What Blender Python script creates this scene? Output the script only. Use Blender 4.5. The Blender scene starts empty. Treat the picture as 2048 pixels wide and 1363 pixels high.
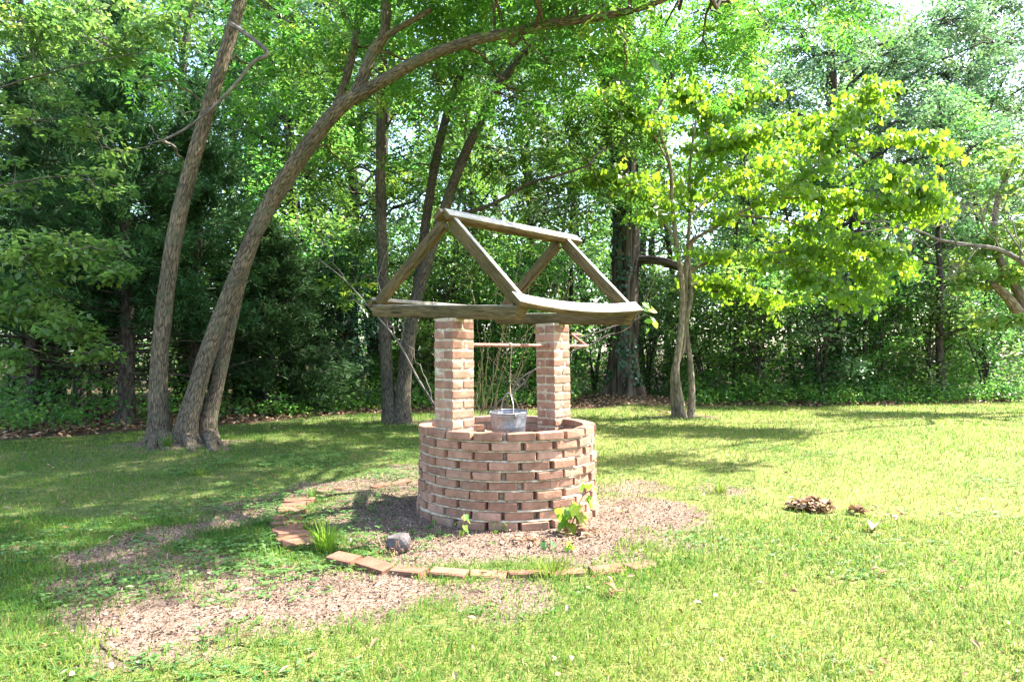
import bpy, bmesh, math, random
import numpy as np
from mathutils import Vector, Matrix

# ------------------------------------------------------------------ camera, sky, sun, exposure
scene = bpy.context.scene
COL = scene.collection
CAM_H = 1.21
F = 24.0 / 36.0 * 2048.0                      # focal length in photo pixels
HOR = 705.0                                   # horizon row of the photo

cam_d = bpy.data.cameras.new('camera')
cam_d.lens = 24.0; cam_d.sensor_width = 36.0; cam_d.clip_end = 1000.0; cam_d.clip_start = 0.05
cam_d.shift_y = (HOR - 681.5) / 2048.0
cam = bpy.data.objects.new('camera', cam_d); COL.objects.link(cam)
cam.location = (0, 0, CAM_H); cam.rotation_euler = (math.radians(90), 0, 0)
scene.camera = cam

SUN_AZ = math.radians(17.0)                   # angle of the sun from +X towards +Y
SUN_EL = math.radians(52.0)
SUN_DIR = Vector((math.cos(SUN_AZ) * math.cos(SUN_EL), math.sin(SUN_AZ) * math.cos(SUN_EL), math.sin(SUN_EL)))
world = bpy.data.worlds.new('World'); scene.world = world; world.use_nodes = True
wn = world.node_tree.nodes; wl = world.node_tree.links
bg = wn['Background']
sky = wn.new('ShaderNodeTexSky'); sky.sky_type = 'NISHITA'; sky.sun_disc = False
sky.sun_elevation = SUN_EL; sky.sun_rotation = math.radians(90) - SUN_AZ
sky.air_density = 1.0; sky.dust_density = 2.0; sky.ozone_density = 1.0
wl.new(sky.outputs[0], bg.inputs[0]); bg.inputs[1].default_value = 0.15
sun_d = bpy.data.lights.new('sun', 'SUN'); sun_d.energy = 5.0; sun_d.angle = math.radians(0.53)
sun_d.color = (1.0, 0.95, 0.86)
sun = bpy.data.objects.new('sun', sun_d); COL.objects.link(sun)
sun.rotation_euler = SUN_DIR.to_track_quat('Z', 'Y').to_euler()
sun.location = (10, 10, 20)

vs = scene.view_settings
vs.view_transform = 'Standard'; vs.look = 'None'; vs.gamma = 1.0; vs.use_curve_mapping = False
vs.exposure = 2.5
scene.render.engine = 'CYCLES'
cy = scene.cycles
cy.max_bounces = 7; cy.diffuse_bounces = 4; cy.glossy_bounces = 2; cy.transmission_bounces = 5
cy.transparent_max_bounces = 4; cy.caustics_reflective = False; cy.caustics_refractive = False
cy.sample_clamp_indirect = 2.5
cy.use_denoising = True; cy.denoiser = 'OPENIMAGEDENOISE'; cy.denoising_input_passes = 'RGB_ALBEDO_NORMAL'; cy.denoising_prefilter = 'NONE'

rng = np.random.default_rng(7)
random.seed(7)

# ------------------------------------------------------------------ helpers
def at(px, py, Y):
    """photo pixel + distance -> point in the place"""
    return np.array(((px - 1024.0) / F * Y, Y, CAM_H - (py - HOR) / F * Y))

def ground_at(px, py):
    Y = F * CAM_H / (py - HOR)
    return np.array(((px - 1024.0) / F * Y, Y))

def hash2(ix, iy, seed):
    n = (ix.astype(np.int64) * 374761393 + iy.astype(np.int64) * 668265263 + seed * 1274126177) & 0x7fffffff
    n = (n ^ (n >> 13)) * 1274126177 & 0x7fffffff
    return ((n ^ (n >> 16)) & 0xffff) / 65535.0

def vnoise(x, y, seed=0):
    x = np.asarray(x, float); y = np.asarray(y, float)
    ix = np.floor(x); iy = np.floor(y); fx = x - ix; fy = y - iy
    fx = fx * fx * (3 - 2 * fx); fy = fy * fy * (3 - 2 * fy)
    a = hash2(ix, iy, seed); b = hash2(ix + 1, iy, seed); c = hash2(ix, iy + 1, seed); d = hash2(ix + 1, iy + 1, seed)
    return a + (b - a) * fx + (c - a) * fy + (a - b - c + d) * fx * fy

def fbm(x, y, seed=0, o=3):
    s = 0; amp = 0.5; t = 0
    for k in range(o):
        s = s + amp * vnoise(np.asarray(x) * 2 ** k, np.asarray(y) * 2 ** k, seed + k * 17); t += amp; amp *= 0.5
    return s / t

def unit(a):
    return a / np.maximum(np.linalg.norm(a, axis=-1, keepdims=True), 1e-9)

def rand_dirs(n, r=None):
    r = r or rng
    return unit(r.normal(size=(n, 3)))

class Geo:
    """collects numpy geometry for one mesh object"""
    def __init__(s):
        s.v = []; s.f3 = []; s.f4 = []; s.r3 = []; s.r4 = []; s.t = []; s.n = 0
    def add(s, v, f, rnd=None, tco=None):
        v = np.asarray(v, float).reshape(-1, 3); f = np.asarray(f, np.int64)
        if len(f) == 0: return
        r = np.full(len(f), 0.5) if rnd is None else np.broadcast_to(np.asarray(rnd, float), (len(f),))
        if f.shape[1] == 3: s.f3.append(f + s.n); s.r3.append(r)
        else: s.f4.append(f + s.n); s.r4.append(r)
        s.v.append(v); s.t.append(v if tco is None else np.asarray(tco, float)); s.n += len(v)
    def mesh(s, name, mat, smooth=False):
        me = bpy.data.meshes.new(name)
        v = np.concatenate(s.v) if s.v else np.zeros((0, 3))
        f3 = np.concatenate(s.f3) if s.f3 else np.zeros((0, 3), np.int64)
        f4 = np.concatenate(s.f4) if s.f4 else np.zeros((0, 4), np.int64)
        me.vertices.add(len(v)); me.vertices.foreach_set('co', v.astype(np.float32).ravel())
        nl = f3.size + f4.size; me.loops.add(nl)
        me.loops.foreach_set('vertex_index', np.concatenate([f3.ravel(), f4.ravel()]).astype(np.int32))
        npoly = len(f3) + len(f4); me.polygons.add(npoly)
        st = np.concatenate([np.arange(len(f3)) * 3, len(f3) * 3 + np.arange(len(f4)) * 4]).astype(np.int32)
        me.polygons.foreach_set('loop_start', st)
        if smooth: me.polygons.foreach_set('use_smooth', np.ones(npoly, bool))
        rr = np.concatenate((s.r3 or [np.zeros(0)]) + (s.r4 or [np.zeros(0)])).astype(np.float32)
        a = me.attributes.new('rnd', 'FLOAT', 'FACE'); a.data.foreach_set('value', rr)
        t = np.concatenate(s.t).astype(np.float32)
        a = me.attributes.new('tco', 'FLOAT_VECTOR', 'POINT'); a.data.foreach_set('vector', t.ravel())
        me.update(calc_edges=True)
        me.materials.append(mat)
        return me
    def build(s, name, mat, parent=None, smooth=False):
        o = bpy.data.objects.new(name, s.mesh(name, mat, smooth)); COL.objects.link(o)
        if parent is not None: o.parent = parent
        return o

def tag(o, label=None, cat=None, group=None, kind=None):
    if label: o['label'] = label
    if cat: o['category'] = cat
    if group: o['group'] = group
    if kind: o['kind'] = kind
    return o

def thing(name, loc, label, cat, group=None):
    o = bpy.data.objects.new(name, None); COL.objects.link(o); o.location = tuple(loc)
    o.empty_display_size = 0.2
    return tag(o, label, cat, group)

def resample(pts, n):
    """Catmull-Rom through the points (any columns)"""
    P = np.asarray(pts, float); m = len(P)
    if m == 2: 
        u = np.linspace(0, 1, n)[:, None]; return P[0] * (1 - u) + P[1] * u
    Q = np.vstack([2 * P[0] - P[1], P, 2 * P[-1] - P[-2]])
    u = np.linspace(0, m - 1 - 1e-6, n); i = np.floor(u).astype(int); t = (u - i)[:, None]
    a, b, c, d = Q[i], Q[i + 1], Q[i + 2], Q[i + 3]
    return 0.5 * (2 * b + (c - a) * t + (2 * a - 5 * b + 4 * c - d) * t ** 2 + (3 * b - a - 3 * c + d) * t ** 3)

def tube(geo, P, R, sides=8, rough=0.0, seed=0, cap=True, rnd=0.5):
    P = np.asarray(P, float); n = len(P); R = np.broadcast_to(np.asarray(R, float), (n,))
    T = unit(np.gradient(P, axis=0))
    ref = np.array((0, 0, 1.0)) if abs(T[0][2]) < 0.9 else np.array((1.0, 0, 0))
    U = np.zeros((n, 3)); u = unit(np.cross(T[0], ref))
    for i in range(n):
        u = u - T[i] * np.dot(u, T[i]); u = u / max(np.linalg.norm(u), 1e-9); U[i] = u
    V = np.cross(T, U)
    a = np.linspace(0, 2 * np.pi, sides, endpoint=False)
    ca, sa = np.cos(a), np.sin(a)
    ln = np.concatenate([[0], np.cumsum(np.linalg.norm(np.diff(P, axis=0), axis=1))])
    rr = R[:, None] * np.ones((1, sides))
    if rough > 0:
        rr = rr * (1 + rough * (fbm(ca[None] * 1.7 + 9 + seed, sa[None] * 1.7 + ln[:, None] * 1.2, seed) - 0.5) * 2
                   + rough * 0.6 * (vnoise(a[None] * 3.2 + 0 * ln[:, None], ln[:, None] * 5 + seed, seed + 3) - .5))
    verts = P[:, None, :] + rr[..., None] * (ca[None, :, None] * U[:, None, :] + sa[None, :, None] * V[:, None, :])
    tco = np.stack([R[:, None] * ca[None], R[:, None] * sa[None], ln[:, None] + 0 * ca[None]], -1) + seed * 1.37
    i = np.arange(n - 1)[:, None] * sides; j = np.arange(sides)[None]
    f = np.stack([i + j, i + (j + 1) % sides, i + sides + (j + 1) % sides, i + sides + j], -1).reshape(-1, 4)
    geo.add(verts.reshape(-1, 3), f, rnd, tco.reshape(-1, 3))
    if cap:
        for k in (0, n - 1):
            vv = np.vstack([verts[k], P[k][None]])
            jj = np.arange(sides)
            ff = np.stack([jj, (jj + 1) % sides, np.full(sides, sides)], -1)
            if k == 0: ff = ff[:, ::-1]
            geo.add(vv, ff, rnd, np.vstack([tco[k], tco[k].mean(0)[None]]))

# ---- leaves
def leaves2(geo, P, A, N, L, W, fold=0.18, wide=0.45, rnd=None):
    """two-triangle leaves folded along the midrib"""
    n = len(P)
    if n == 0: return
    A = unit(A); S = unit(np.cross(A, N)); N = np.cross(S, A)
    L = np.broadcast_to(L, (n,))[:, None]; W = np.broadcast_to(W, (n,))[:, None]
    mid = P + A * L * wide + N * fold * W
    v = np.stack([P, mid + S * W * .5, P + A * L, mid - S * W * .5], 1).reshape(-1, 3)
    b = np.arange(n)[:, None] * 4
    f = np.concatenate([b + np.array([[0, 1, 2]]), b + np.array([[0, 2, 3]])], 0)
    r = rng.random(n) if rnd is None else rnd
    geo.add(v, f, np.concatenate([r, r]))

LOZ = np.array([(0, 0), (.36, .22), (.5, .5), (.3, .8), (0, 1), (-.3, .8), (-.5, .5), (-.36, .22)])
HEART = np.array([(0, .06), (.26, -.06), (.5, .16), (.42, .5), (0, 1), (-.42, .5), (-.5, .16), (-.26, -.06)])
def leavesN(geo, P, A, N, L, W, shape, fold=0.2, curl=0.12, rnd=None):
    n = len(P)
    if n == 0: return
    A = unit(A); S = unit(np.cross(A, N)); N = np.cross(S, A)
    L = np.broadcast_to(L, (n,)); W = np.broadcast_to(W, (n,)); k = len(shape)
    s = shape[:, 0][None, :, None]; a = shape[:, 1][None, :, None]
    v = (P[:, None] + S[:, None] * s * W[:, None, None] + A[:, None] * a * L[:, None, None]
         + N[:, None] * (np.abs(s) * fold * W[:, None, None] - curl * a * a * L[:, None, None])).reshape(-1, 3)
    b = np.arange(n)[:, None] * k
    f = np.concatenate([b + np.array([[0, i, i + 1]]) for i in range(1, k - 1)], 0)
    r = rng.random(n) if rnd is None else rnd
    geo.add(v, f, np.tile(r, k - 2))

def sprays(geo, P, A, N, L, pairs=5, leaf=0.105, width=0.034, rnd=None, fine=False):
    """pinnate compound leaves: rachis + opposite leaflets"""
    n = len(P)
    if n == 0: return
    A = unit(A); S = unit(np.cross(A, N)); N = np.cross(S, A)
    L = np.broadcast_to(L, (n,)); r0 = rng.random(n) if rnd is None else rnd
    PP, AA, NN, LL, RR = [], [], [], [], []
    for k in range(pairs * 2 + 1):
        t = 1.0 if k == pairs * 2 else 0.25 + 0.72 * (k // 2) / max(pairs - 1, 1)
        sd = 0 if k == pairs * 2 else (1 if k % 2 else -1)
        ax = A + np.array((0, 0, -0.55)) * t
        p = P + A * (L * t)[:, None] + np.array((0, 0, -1.0)) * (L * 0.3 * t * t)[:, None]
        d = ax * (0.55 if sd else 1.0) + S * sd * 0.85 + rng.normal(size=(n, 3)) * 0.14 + np.array((0, 0, -0.18))
        PP.append(p); AA.append(d); NN.append(N + rng.normal(size=(n, 3)) * 0.22)
        LL.append(leaf * (0.75 + 0.5 * np.sin(t * 2.6)) * (0.85 + 0.3 * rng.random(n))); RR.append(np.clip(r0 + rng.normal(size=n) * .08, 0, 1))
    PP = np.concatenate(PP); LL = np.concatenate(LL)
    if fine: leavesN(geo, PP, np.concatenate(AA), np.concatenate(NN), LL, LL * (width / leaf), LOZ, 0.15, 0.2, np.concatenate(RR))
    else: leaves2(geo, PP, np.concatenate(AA), np.concatenate(NN), LL, LL * (width / leaf), 0.15, 0.42, np.concatenate(RR))

def twig(geo, p0, p1, r0, r1, sag=0.0, n=5, sides=4, wob=0.04, r=None):
    r = r or rng
    p0 = np.asarray(p0, float); p1 = np.asarray(p1, float)
    u = np.linspace(0, 1, n)[:, None]; d = np.linalg.norm(p1 - p0)
    P = p0 * (1 - u) + p1 * u + np.array((0, 0, 1.0)) * (sag * d * 4 * u * (1 - u))
    P[1:-1] += r.normal(size=(n - 2, 3)) * wob * d
    tube(geo, P, np.linspace(r0, r1, n), sides, seed=int(r.integers(0, 50)), cap=False)
    return P

# ------------------------------------------------------------------ materials
def new_mat(name):
    m = bpy.data.materials.new(name); m.use_nodes = True
    nt = m.node_tree; nt.nodes.clear()
    out = nt.nodes.new('ShaderNodeOutputMaterial')
    return m, nt, out

def N_(nt, t, **kw):
    n = nt.nodes.new(t)
    for k, v in kw.items():
        if k in n.inputs: n.inputs[k].default_value = v
        else: setattr(n, k, v)
    return n

def ramp(nt, stops, fac=None, interp='LINEAR'):
    r = nt.nodes.new('ShaderNodeValToRGB'); r.color_ramp.interpolation = interp
    e = r.color_ramp.elements
    while len(e) > 1: e.remove(e[-1])
    e[0].position = stops[0][0]; e[0].color = (*stops[0][1], 1)
    for p, c in stops[1:]:
        x = e.new(p); x.color = (*c, 1)
    if fac is not None: nt.links.new(fac, r.inputs[0])
    return r

def mixc(nt, fac, a, b, mode='MIX'):
    m = nt.nodes.new('ShaderNodeMix'); m.data_type = 'RGBA'; m.blend_type = mode
    if isinstance(fac, float): m.inputs[0].default_value = fac
    else: nt.links.new(fac, m.inputs[0])
    for s, idx in ((a, 6), (b, 7)):
        if isinstance(s, tuple): m.inputs[idx].default_value = (*s, 1)
        else: nt.links.new(s, m.inputs[idx])
    return m.outputs[2]

def leaf_mat(name, stops, trans=(1.0, 1.0, 1.0), tfac=0.42, rough=0.42, spec=0.45, vary=0.25, tgain=2.2):
    m, nt, out = new_mat(name)
    at_ = N_(nt, 'ShaderNodeAttribute', attribute_name='rnd')
    c = ramp(nt, stops, at_.outputs['Fac'])
    oi = N_(nt, 'ShaderNodeObjectInfo')
    hs = N_(nt, 'ShaderNodeHueSaturation')
    mr = N_(nt, 'ShaderNodeMapRange'); mr.inputs[3].default_value = 1 - vary; mr.inputs[4].default_value = 1 + vary
    nt.links.new(oi.outputs['Random'], mr.inputs[0]); nt.links.new(mr.outputs[0], hs.inputs['Value'])
    mh = N_(nt, 'ShaderNodeMapRange'); mh.inputs[3].default_value = 0.485; mh.inputs[4].default_value = 0.515
    nt.links.new(oi.outputs['Random'], mh.inputs[0]); nt.links.new(mh.outputs[0], hs.inputs['Hue'])
    nt.links.new(c.outputs[0], hs.inputs['Color'])
    p = N_(nt, 'ShaderNodeBsdfPrincipled', Roughness=rough)
    p.inputs['Specular IOR Level'].default_value = spec
    nt.links.new(hs.outputs[0], p.inputs['Base Color'])
    tr = N_(nt, 'ShaderNodeBsdfTranslucent')
    tc = mixc(nt, 1.0, hs.outputs[0], tuple(x * tgain for x in trans), 'MULTIPLY')
    nt.links.new(tc, tr.inputs[0])
    mx = N_(nt, 'ShaderNodeMixShader'); mx.inputs[0].default_value = tfac
    nt.links.new(p.outputs[0], mx.inputs[1]); nt.links.new(tr.outputs[0], mx.inputs[2])
    nt.links.new(mx.outputs[0], out.inputs[0])
    return m

def bark_mat(name, dark, light, moss=None, sx=66.0, sz=15.0, bump=0.9, dist=0.014, rough=0.9):
    m, nt, out = new_mat(name)
    a = N_(nt, 'ShaderNodeAttribute', attribute_name='tco')
    mp = N_(nt, 'ShaderNodeMapping'); mp.inputs['Scale'].default_value = (sx, sx, sz)
    nt.links.new(a.outputs['Vector'], mp.inputs[0])
    n1 = N_(nt, 'ShaderNodeTexNoise', Scale=1.0, Detail=5.0, Roughness=0.65)
    nt.links.new(mp.outputs[0], n1.inputs['Vector'])
    vo = N_(nt, 'ShaderNodeTexVoronoi', feature='DISTANCE_TO_EDGE', Scale=0.55)
    nt.links.new(mp.outputs[0], vo.inputs['Vector'])
    mm = N_(nt, 'ShaderNodeMath', operation='MULTIPLY_ADD'); mm.inputs[1].default_value = 1.1
    nt.links.new(vo.outputs['Distance'], mm.inputs[0]); nt.links.new(n1.outputs['Fac'], mm.inputs[2])
    c = ramp(nt, [(0.46, dark), (0.62, tuple((x + y) / 2 for x, y in zip(dark, light))), (0.84, light)], mm.outputs[0])
    col = c.outputs[0]
    n2 = N_(nt, 'ShaderNodeTexNoise', Scale=2.2, Detail=3.0)
    nt.links.new(a.outputs['Vector'], n2.inputs['Vector'])
    r2 = ramp(nt, [(0.35, (.72, .72, .72)), (0.7, (1.2, 1.18, 1.12))], n2.outputs['Fac'])
    col = mixc(nt, 1.0, col, r2.outputs[0], 'MULTIPLY')
    if moss:
        n3 = N_(nt, 'ShaderNodeTexNoise', Scale=5.0, Detail=4.0); nt.links.new(a.outputs['Vector'], n3.inputs['Vector'])
        r3 = ramp(nt, [(0.52, (0, 0, 0)), (0.68, (.6, .6, .6))], n3.outputs['Fac'])
        col = mixc(nt, r3.outputs[0], col, moss)
    p = N_(nt, 'ShaderNodeBsdfPrincipled', Roughness=rough); p.inputs['Specular IOR Level'].default_value = 0.2
    nt.links.new(col, p.inputs['Base Color'])
    b = N_(nt, 'ShaderNodeBump', Strength=bump, Distance=dist)
    nt.links.new(mm.outputs[0], b.inputs['Height']); nt.links.new(b.outputs[0], p.inputs['Normal'])
    nt.links.new(p.outputs[0], out.inputs[0])
    return m

G = lambda r, g, b: (r, g, b)
M = {}
M['pecan'] = leaf_mat('leaf_compound', [(0, G(.026, .078, .010)), (.5, G(.048, .118, .013)), (.88, G(.088, .160, .016)), (1, G(.17, .19, .03))], tgain=2.8, rough=.4, spec=.4)
M['twin'] = leaf_mat('leaf_twin', [(0, G(.024, .074, .012)), (.5, G(.043, .112, .015)), (.9, G(.080, .155, .018)), (1, G(.16, .18, .03))], tgain=2.8, rough=.4, spec=.4)
M['redbud'] = leaf_mat('leaf_heart', [(0, G(.050, .145, .016)), (.5, G(.085, .195, .018)), (.85, G(.125, .225, .020)), (1, G(.20, .24, .03))], trans=(1.15, 1.0, .55), tgain=3.0, tfac=.55, rough=.4, spec=.45)
M['yellow'] = leaf_mat('leaf_yellowing', [(0, G(.06, .14, .025)), (.5, G(.10, .18, .03)), (.85, G(.17, .22, .03)), (1, G(.28, .19, .05))], tgain=2.4, tfac=.45, rough=.5, spec=.35)
M['wood1'] = leaf_mat('leaf_woodland', [(0, G(.036, .102, .022)), (.5, G(.066, .155, .026)), (.9, G(.12, .20, .030)), (1, G(.20, .22, .04))], tgain=3.0, tfac=.45, rough=.36, spec=.45)
M['wood2'] = leaf_mat('leaf_woodland_pale', [(0, G(.030, .068, .030)), (.5, G(.052, .098, .038)), (.9, G(.088, .135, .042)), (1, G(.15, .17, .05))], tgain=2.4, tfac=.42, rough=.35, spec=.6)
M['edge'] = leaf_mat('leaf_edge', [(0, G(.05, .12, .028)), (.5, G(.085, .175, .034)), (.9, G(.13, .21, .04)), (1, G(.20, .22, .04))], tgain=2.8, tfac=.45, rough=.36, spec=.6)
M['cedar'] = leaf_mat('needle_cedar', [(0, G(.020, .062, .022)), (.5, G(.034, .092, .028)), (.9, G(.055, .118, .034)), (1, G(.13, .09, .05))], tgain=1.8, tfac=.2, rough=.6, spec=.25)
M['holly'] = leaf_mat('leaf_glossy', [(0, G(.014, .050, .026)), (.6, G(.024, .075, .034)), (1, G(.05, .11, .04))], tgain=1.8, tfac=.2, rough=.25, spec=.8)
M['ivy'] = leaf_mat('leaf_ivy', [(0, G(.014, .045, .020)), (.6, G(.022, .062, .026)), (1, G(.04, .09, .03))], tgain=1.5, tfac=.2, rough=.4)
M['grass'] = leaf_mat('grass_blades', [(0, G(.036, .098, .016)), (.4, G(.070, .145, .019)), (.66, G(.125, .178, .026)), (.82, G(.19, .205, .040)), (1, G(.30, .27, .12))], tgain=1.9, tfac=.40, rough=.6, spec=.12, vary=0.0)
M['clover'] = leaf_mat('clover_leaves', [(0, G(.04, .12, .03)), (.6, G(.07, .17, .04)), (1, G(.13, .22, .05))], tgain=2.0, tfac=.35, rough=.5, vary=0.0)
M['sapling'] = leaf_mat('leaf_sapling', [(0, G(.07, .19, .02)), (.6, G(.13, .26, .02)), (.9, G(.26, .30, .03)), (1, G(.42, .20, .05))], tgain=2.3, tfac=.5, rough=.5, vary=0.05)
M['deadleaf'] = leaf_mat('leaf_dead', [(0, G(.10, .050, .026)), (.4, G(.21, .115, .06)), (.8, G(.36, .23, .14)), (1, G(.48, .36, .25))], tgain=1.0, tfac=.15, rough=.7, spec=.2, vary=0.1)
M['litter'] = leaf_mat('chips', [(0, G(.03, .018, .014)), (.3, G(.085, .052, .036)), (.7, G(.19, .125, .09)), (1, G(.36, .275, .215))], tgain=1.0, tfac=.0, rough=.9, spec=.1, vary=0.0)
M['bark_main'] = bark_mat('bark_main', (.036, .027, .018), (.175, .138, .094), (.075, .082, .05))
M['bark_twin'] = bark_mat('bark_twin', (.025, .021, .016), (.12, .096, .07), (.05, .062, .036))
M['bark_old'] = bark_mat('bark_old', (.018, .014, .011), (.105, .082, .064), None, sx=16, sz=1.6, bump=1.0, dist=.05)
M['bark_redbud'] = bark_mat('bark_redbud', (.10, .075, .05), (.27, .215, .145), (.12, .13, .06), sx=30, sz=9, bump=.4)
M['bark_dark'] = bark_mat('bark_dark', (.022, .018, .014), (.085, .07, .055), None, sx=24, sz=6)
M['bark_grey'] = bark_mat('bark_grey', (.07, .06, .055), (.24, .21, .19), None, sx=24, sz=8, bump=.5)
M['bark_dead'] = bark_mat('bark_dead', (.07, .06, .052), (.19, .165, .148), None, sx=40, sz=9, bump=.3, dist=.004)
M['cane'] = bark_mat('cane_bark', (.08, .085, .03), (.22, .17, .09), (.11, .14, .04), sx=60, sz=14, bump=.2, dist=.002)

def ground_mat():
    m, nt, out = new_mat('ground_earth')
    a = N_(nt, 'ShaderNodeAttribute', attribute_name='bare'); fo = N_(nt, 'ShaderNodeAttribute', attribute_name='forest')
    tc = N_(nt, 'ShaderNodeTexCoord')
    def noise(s, d=5.0, r=.65):
        n = N_(nt, 'ShaderNodeTexNoise', Scale=s, Detail=d, Roughness=r); nt.links.new(tc.outputs['Object'], n.inputs['Vector']); return n.outputs['Fac']
    soil = ramp(nt, [(.3, (.085, .06, .045)), (.5, (.185, .135, .102)), (.7, (.28, .215, .17))], noise(38.0)).outputs[0]
    soil2 = ramp(nt, [(.35, (.75, .72, .7)), (.65, (1.15, 1.1, 1.08))], noise(2.3, 3.0)).outputs[0]
    soil = mixc(nt, 1.0, soil, soil2, 'MULTIPLY')
    turf = ramp(nt, [(.3, (.045, .06, .022)), (.5, (.10, .115, .045)), (.68, (.22, .19, .10))], noise(55.0)).outputs[0]
    turf2 = ramp(nt, [(.35, (.7, .8, .7)), (.7, (1.2, 1.1, .95))], noise(1.1, 4.0)).outputs[0]
    turf = mixc(nt, 1.0, turf, turf2, 'MULTIPLY')
    straw = ramp(nt, [(.3, (.08, .09, .025)), (.5, (.17, .17, .050)), (.68, (.29, .27, .12))], noise(70.0)).outputs[0]
    dr = N_(nt, 'ShaderNodeAttribute', attribute_name='dry'); turf = mixc(nt, dr.outputs['Fac'], turf, straw)
    wood = ramp(nt, [(.3, (.03, .023, .014)), (.55, (.075, .055, .034)), (.75, (.14, .10, .06))], noise(16.0)).outputs[0]
    bs = N_(nt, 'ShaderNodeMapRange'); bs.inputs[1].default_value = .08; bs.inputs[2].default_value = .5; nt.links.new(a.outputs['Fac'], bs.inputs[0]); c = mixc(nt, bs.outputs[0], turf, soil); c = mixc(nt, fo.outputs['Fac'], c, wood)
    p = N_(nt, 'ShaderNodeBsdfPrincipled', Roughness=.95); p.inputs['Specular IOR Level'].default_value = .1
    nt.links.new(c, p.inputs['Base Color'])
    b = N_(nt, 'ShaderNodeBump', Strength=.8, Distance=.02); nt.links.new(noise(60.0), b.inputs['Height']); nt.links.new(b.outputs[0], p.inputs['Normal'])
    nt.links.new(p.outputs[0], out.inputs[0]); return m
M['ground'] = ground_mat()

def brick_mat(name, gain=(1, 1, 1)):
    m, nt, out = new_mat(name)
    tc = N_(nt, 'ShaderNodeTexCoord'); oi = N_(nt, 'ShaderNodeObjectInfo')
    ad = N_(nt, 'ShaderNodeVectorMath', operation='MULTIPLY_ADD')
    ad.inputs[1].default_value = (1, 1, 1)
    cmb = N_(nt, 'ShaderNodeCombineXYZ'); mu = N_(nt, 'ShaderNodeMath', operation='MULTIPLY'); mu.inputs[1].default_value = 37.0
    nt.links.new(oi.outputs['Random'], mu.inputs[0]); nt.links.new(mu.outputs[0], cmb.inputs[0]); nt.links.new(mu.outputs[0], cmb.inputs[2])
    nt.links.new(tc.outputs['Object'], ad.inputs[0]); nt.links.new(cmb.outputs[0], ad.inputs[2])
    def noise(s, d=5.0, r=.6):
        n = N_(nt, 'ShaderNodeTexNoise', Scale=s, Detail=d, Roughness=r); nt.links.new(ad.outputs[0], n.inputs['Vector']); return n.outputs['Fac']
    base = ramp(nt, [(0, (.225, .118, .082)), (.35, (.285, .150, .096)), (.7, (.33, .180, .120)), (1, (.375, .22, .155))], oi.outputs['Random']).outputs[0]
    v = ramp(nt, [(.3, (.66, .64, .62)), (.62, (1.14, 1.12, 1.1))], noise(14.0)).outputs[0]
    c = mixc(nt, 1.0, base, v, 'MULTIPLY')
    sp = ramp(nt, [(.62, (0, 0, 0)), (.72, (.55, .55, .55))], noise(9.0, 6.0, .7)).outputs[0]
    c = mixc(nt, sp, c, (.44, .35, .26))
    gr = ramp(nt, [(.66, (0, 0, 0)), (.74, (.8, .8, .8))], noise(120.0, 2.0)).outputs[0]
    c = mixc(nt, gr, c, (.12, .065, .05))
    gp = N_(nt, 'ShaderNodeNewGeometry'); sz = N_(nt, 'ShaderNodeSeparateXYZ'); nt.links.new(gp.outputs['Position'], sz.inputs[0])
    wn_ = N_(nt, 'ShaderNodeTexNoise', Scale=4.5, Detail=5.0, Roughness=.6); nt.links.new(gp.outputs['Position'], wn_.inputs['Vector'])
    dz = N_(nt, 'ShaderNodeMath', operation='MULTIPLY_ADD'); dz.inputs[1].default_value = -2.6; nt.links.new(sz.outputs[2], dz.inputs[0]); nt.links.new(wn_.outputs['Fac'], dz.inputs[2])
    dr = ramp(nt, [(.28, (0, 0, 0)), (.62, (.7, .7, .7))], dz.outputs[0]).outputs[0]
    c = mixc(nt, dr, c, (.17, .125, .085))
    bl_ = ramp(nt, [(.56, (0, 0, 0)), (.70, (.5, .5, .5))], wn_.outputs['Fac']).outputs[0]
    c = mixc(nt, bl_, c, (.34, .245, .19))
    c = mixc(nt, 1.0, c, tuple(gain), 'MULTIPLY')
    p = N_(nt, 'ShaderNodeBsdfPrincipled', Roughness=.88); p.inputs['Specular IOR Level'].default_value = .25
    nt.links.new(c, p.inputs['Base Color'])
    b = N_(nt, 'ShaderNodeBump', Strength=.8, Distance=.005); nt.links.new(noise(60.0, 6.0, .7), b.inputs['Height']); nt.links.new(b.outputs[0], p.inputs['Normal'])
    nt.links.new(p.outputs[0], out.inputs[0]); return m
M['brick'] = brick_mat('brick_clay'); M['brick_edge'] = brick_mat('brick_sunken', (.72, .62, .58))

def simple_noise_mat(name, stops, scale, rough=.9, bump=.5, dist=.006, metal=0.0, spec=.2, coord='Object', scl=None, detail=5.0):
    m, nt, out = new_mat(name)
    if coord == 'tco': src = N_(nt, 'ShaderNodeAttribute', attribute_name='tco').outputs['Vector']
    else: src = N_(nt, 'ShaderNodeTexCoord').outputs['Object']
    if scl:
        mp = N_(nt, 'ShaderNodeMapping'); mp.inputs['Scale'].default_value = scl; nt.links.new(src, mp.inputs[0]); src = mp.outputs[0]
    n = N_(nt, 'ShaderNodeTexNoise', Scale=scale, Detail=detail, Roughness=.65); nt.links.new(src, n.inputs['Vector'])
    c = ramp(nt, stops, n.outputs['Fac'])
    p = N_(nt, 'ShaderNodeBsdfPrincipled', Roughness=rough, Metallic=metal); p.inputs['Specular IOR Level'].default_value = spec
    nt.links.new(c.outputs[0], p.inputs['Base Color'])
    if bump:
        b = N_(nt, 'ShaderNodeBump', Strength=bump, Distance=dist); nt.links.new(n.outputs['Fac'], b.inputs['Height']); nt.links.new(b.outputs[0], p.inputs['Normal'])
    nt.links.new(p.outputs[0], out.inputs[0]); return m
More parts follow.
